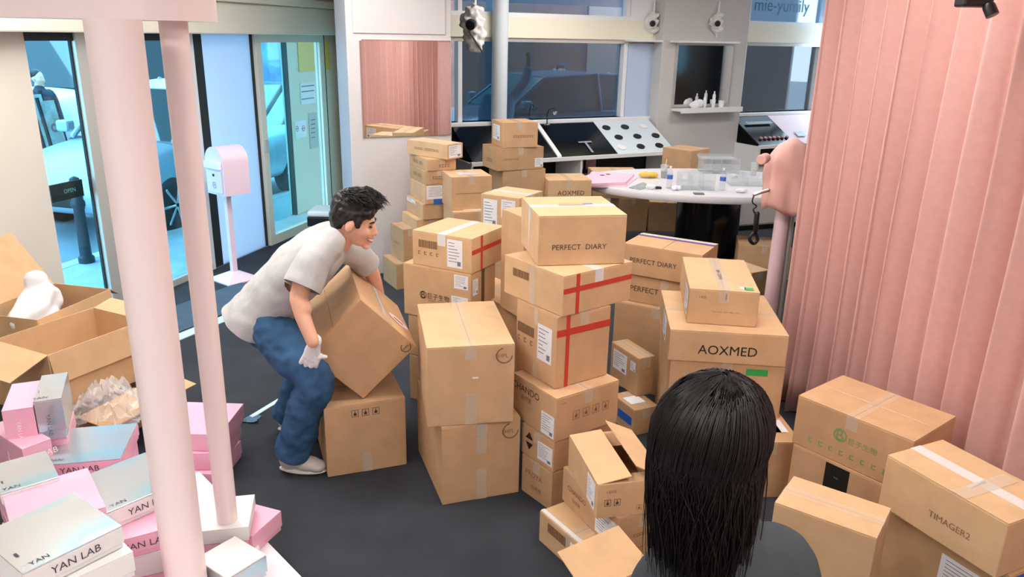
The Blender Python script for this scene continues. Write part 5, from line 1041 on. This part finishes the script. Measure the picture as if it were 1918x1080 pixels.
# --- woman seen from behind
wroot = thing('person', 'person with long black hair and dark grey top seen from behind', 'person', (.44, 1.52, 0))
wc = Vector((.44, 1.50, 1.43)); DG = mat('dark_grey_tshirt', srgb(72, 78, 82), .85, noise_s=40, noise_a=.04, bump=.08, bump_s=300, spec=.15); BKT = mat('black_trousers', srgb(34, 36, 40), .85)
WM = frame_mat(wc-Vector((0, 0, .02)), (-.12, 1, -.16), (0, .16, 1), .98)
bd = [tr(d, WM) for d in head_data()]
X = Vector((1, 0, 0)); cx, cy = .487, 1.49
bd += [tube_data([(cx, cy+.0, 1.36), (cx, cy-.01, 1.26), (cx, cy-.01, 1.17)], [.05, .05, .07], X, 14, 4), tube_data([(cx, cy, .9), (cx, cy, 1.05), (cx, cy-.005, 1.15)], [(.13, .09), (.15, .1), (.14, .08)], X, 18, 4)]
for s in (-1, 1):
    bd += [tube_data([(cx+s*.12, cy, 1.06), (cx+s*(.185+.02*s), cy+.01, .9), (cx+s*.2, cy+.12, .7)], [.04, .04, .032], (0, 1, 0), 12, 5), tube_data([(cx+s*.09, cy, .88), (cx+s*.09, cy+.02, .48), (cx+s*.09, cy, .06)], [.075, .055, .04], X, 12, 5), tube_data([(cx+s*.09, cy, .04), (cx+s*.09, cy+.12, .03)], [.035, .035], X, 10, 2)]
    for i in range(4): bd.append(tube_data([(cx+s*.22+(i-1.5)*.004, cy+.13, .69), (cx+s*.22, cy+.15+.018*i, .655), (cx+s*.215, cy+.14+.018*i, .62)], [.01, .009, .008], X, 8, 3))
    bd.append(tube_data([(cx+s*.215, cy+.12, .7), (cx+s*.185, cy+.16, .67), (cx+s*.18, cy+.175, .64)], [.012, .01, .008], X, 8, 3))
attach(remesh('body', bd, .0065, SKIN, None, 4), wroot); face_parts(WM, wroot)
sh_ = [tube_data([(cx, cy, .72), (cx, cy, .9), (cx, cy, 1.05), (cx, cy-.005, 1.14), (cx, cy-.01, 1.195), (cx, cy-.008, 1.215)], [(.18, .125), (.175, .12), (.18, .12), (.16, .105), (.11, .085), (.085, .07)], X, 28, 5)]
for s in (-1, 1): sh_.append(tube_data([(cx+s*.09, cy-.005, 1.15+s*.012), (cx+s*(.135+.015*s), cy, 1.095+s*.025), (cx+s*(.175+.025*s), cy+.01, .96), (cx+s*(.2+.02*s), cy+.02, .88)], [.06, .07, .075, .08], (0, 1, 0), 20, 5))
attach(remesh('t_shirt', sh_, .0085, DG, None, 5, wrinkle(.006, 9)), wroot)
jn = [tube_data([(cx, cy, .76), (cx, cy, .88)], [(.175, .12), (.16, .11)], X, 20, 3)]
for s in (-1, 1): jn.append(tube_data([(cx+s*.09, cy, .84), (cx+s*.095, cy+.01, .5), (cx+s*.095, cy, .09)], [(.095, .11), (.085, .09), (.08, .085)], X, 16, 5))
attach(remesh('trousers', jn, .011, BKT, None, 4, wrinkle(.006, 10)), wroot)
for s in (-1, 1): attach(remesh('shoe', [ell((cx+s*.095, cy+.06, .035), (.047, .13, .034)), ell((cx+s*.095, cy-.02, .05), (.045, .05, .05))], .008, WHITEB, None, 3, lambda co, n: Vector((co.x, co.y, max(.001, co.z)))), wroot)
# her hair: a cap and long strands that fall from the crown
hair_c = wc+Vector((-.012, -.005, .0))
cap = [ell(hair_c+Vector((0, 0, .015)), (.116, .122, .128)), ell(hair_c+Vector((0, -.05, -.1)), (.1, .075, .13)), ell(hair_c+Vector((0, -.065, -.2)), (.07, .05, .1))]
attach(remesh('hair', cap, .007, HAIR, None, 4, wrinkle(.004, 30)), wroot)
rnd = random.Random(9); paths = []
crown = hair_c+Vector((.02, -.03, .125))
for i in range(3400):
    az = rnd.uniform(0, 2*math.pi)
    front = math.sin(az) > .55
    if front and rnd.random() < .5: continue
    tmax = 1.75; t0 = rnd.uniform(.03, .75); lay = rnd.uniform(1.0, 1.09); ln = rnd.choice((rnd.uniform(.10, .24), rnd.uniform(.2, .36), rnd.uniform(.26, .40)))*(1.0+.18*math.cos(az-.4)) if not front else rnd.uniform(.05, .16)
    ax = .118*lay; ay = .126*lay; az_ = .142*lay; P = []; jit = Vector((rnd.gauss(0, .006), rnd.gauss(0, .006), 0)); inw = rnd.uniform(.15, .75); wv = rnd.uniform(0, 6.28); wa = rnd.uniform(.003, .018)
    for k in range(6):
        q = t0+(tmax-t0)*k/5; P.append(hair_c+Vector((.018*(1-k/5), -.02*(1-k/5), 0))+Vector((ax*math.sin(q)*math.cos(az), ay*math.sin(q)*math.sin(az), az_*math.cos(q)+.008)))
    last = P[-1].copy()
    for k in range(1, 8):
        f = k/7; out = Vector((last.x-hair_c.x, last.y-hair_c.y, 0)); P.append(last+Vector((0, 0, -ln*f))-out*inw*f**1.4+jit*f*2+Vector((math.cos(az+1.57), math.sin(az+1.57), 0))*wa*math.sin(f*5+wv)-Vector((0, .02, 0))*f)
    paths.append(P)
strands('hair_strands', paths, .0021, HAIR, wroot)
# --- people outside
def passer(label, p, rz, shirt, H=1.72, cap=None, up=False):
    t = thing('person', label, 'person', p, rz); k = H/1.75; M = Matrix.Diagonal((k, k, k, 1)); Y = (0, 1, 0)
    HMx = M @ frame_mat((0, 0, 1.6), (1, 0, 0), (0, 0, 1), 1)
    b = [tr(d, HMx) for d in head_data()]+[tr(tube_data([(-.02, 0, 1.5), (-.02, 0, 1.4)], [.05, .06], Y, 10, 2), M)]
    for s in (-1, 1): b.append(tr(tube_data([(0, s*.2, 1.38), (.1, s*.3, 1.6), (.16, s*.3, 1.82), (.17, s*.28, 1.9)] if up and s > 0 else [(0, s*.2, 1.38), (.02, s*.25, 1.1), (.08, s*.24, .86), (.1, s*.24, .78)], [.045, .04, .032, .03], Y, 8, 3), M)); b.append(tr(tube_data([(0, s*.1, .9), (0, s*.1, .08), (.1, s*.1, .04)], [.08, .05, .04], Y, 8, 3), M))
    b.append(tr(tube_data([(0, 0, .9), (0, 0, 1.35)], [(.14, .1), (.17, .1)], Y, 12, 3), M)); remesh('body', b, .014, SKIN, t, 2)
    s_ = [tr(tube_data([(0, 0, .88), (0, 0, 1.1), (0, 0, 1.36), (0, 0, 1.44)], [(.18, .125), (.18, .12), (.2, .115), (.09, .07)], Y, 16, 4), M)]
    for s in (-1, 1): s_.append(tr(tube_data([(0, s*.16, 1.37), (.04, s*.24, 1.48), (.1, s*.3, 1.6), (.14, s*.3, 1.72)] if up and s > 0 else [(0, s*.16, 1.37), (0, s*.22, 1.28), (.03, s*.25, 1.05), (.06, s*.25, .92)], [.07, .07, .06, .055], Y, 10, 3), M))
    remesh('shirt', s_, .016, shirt, t, 3)
    remesh('trousers', [tr(tube_data([(0, s*.1, .92), (0, s*.1, .5), (0, s*.1, .08)], [.11, .085, .075], Y, 12, 3), M) for s in (-1, 1)], .018, BKT, t, 3)
    remesh('hair', [tr(ell((-.025, 0, .05), (.095, .085, .085)), HMx)], .012, HAIR, t, 2)
    if cap: remesh('cap', [tr(ell((0, 0, .085), (.105, .09, .06)), HMx), tr(ell((.12, 0, .06), (.07, .06, .012)), HMx)], .009, cap, t, 2)
ba = math.atan2(BN.y, BN.x); fa = math.atan2(FN.y, FN.x)
p = BO+BD*hitB(938, 120, -.6)[0]-BN*.6; passer('person in a pale blue shirt standing outside the back window', (p.x, p.y, -.06), ba, mat('pale_blue_shirt', srgb(190, 208, 232), .8), 1.9, None, True)
p = BO+BD*hitB(1052, 125, -5.2)[0]-BN*5.2; passer('person in a cap standing behind the dark blue car', (p.x, p.y, -.06), ba, mat('dark_jacket', srgb(40, 44, 56), .8), 1.78, mat('navy_cap', srgb(40, 50, 70), .7))
p = FO+FD*hitF(68, 130, -5.2)[0]-FN*5.2; passer('person with dark hair across the street behind the easels', (p.x, p.y, -.06), fa, mat('charcoal_top', srgb(58, 58, 70), .8), 1.7)
p = FO+FD*hitF(172, 170, -4.8)[0]-FN*4.8; passer('person in a pale top across the street near the glass door frame', (p.x, p.y, -.06), fa+R(30), mat('pale_top', srgb(220, 224, 232), .8), 1.62)
bpy.data.scenes.remove(TMPS)
bpy.context.view_layer.update()
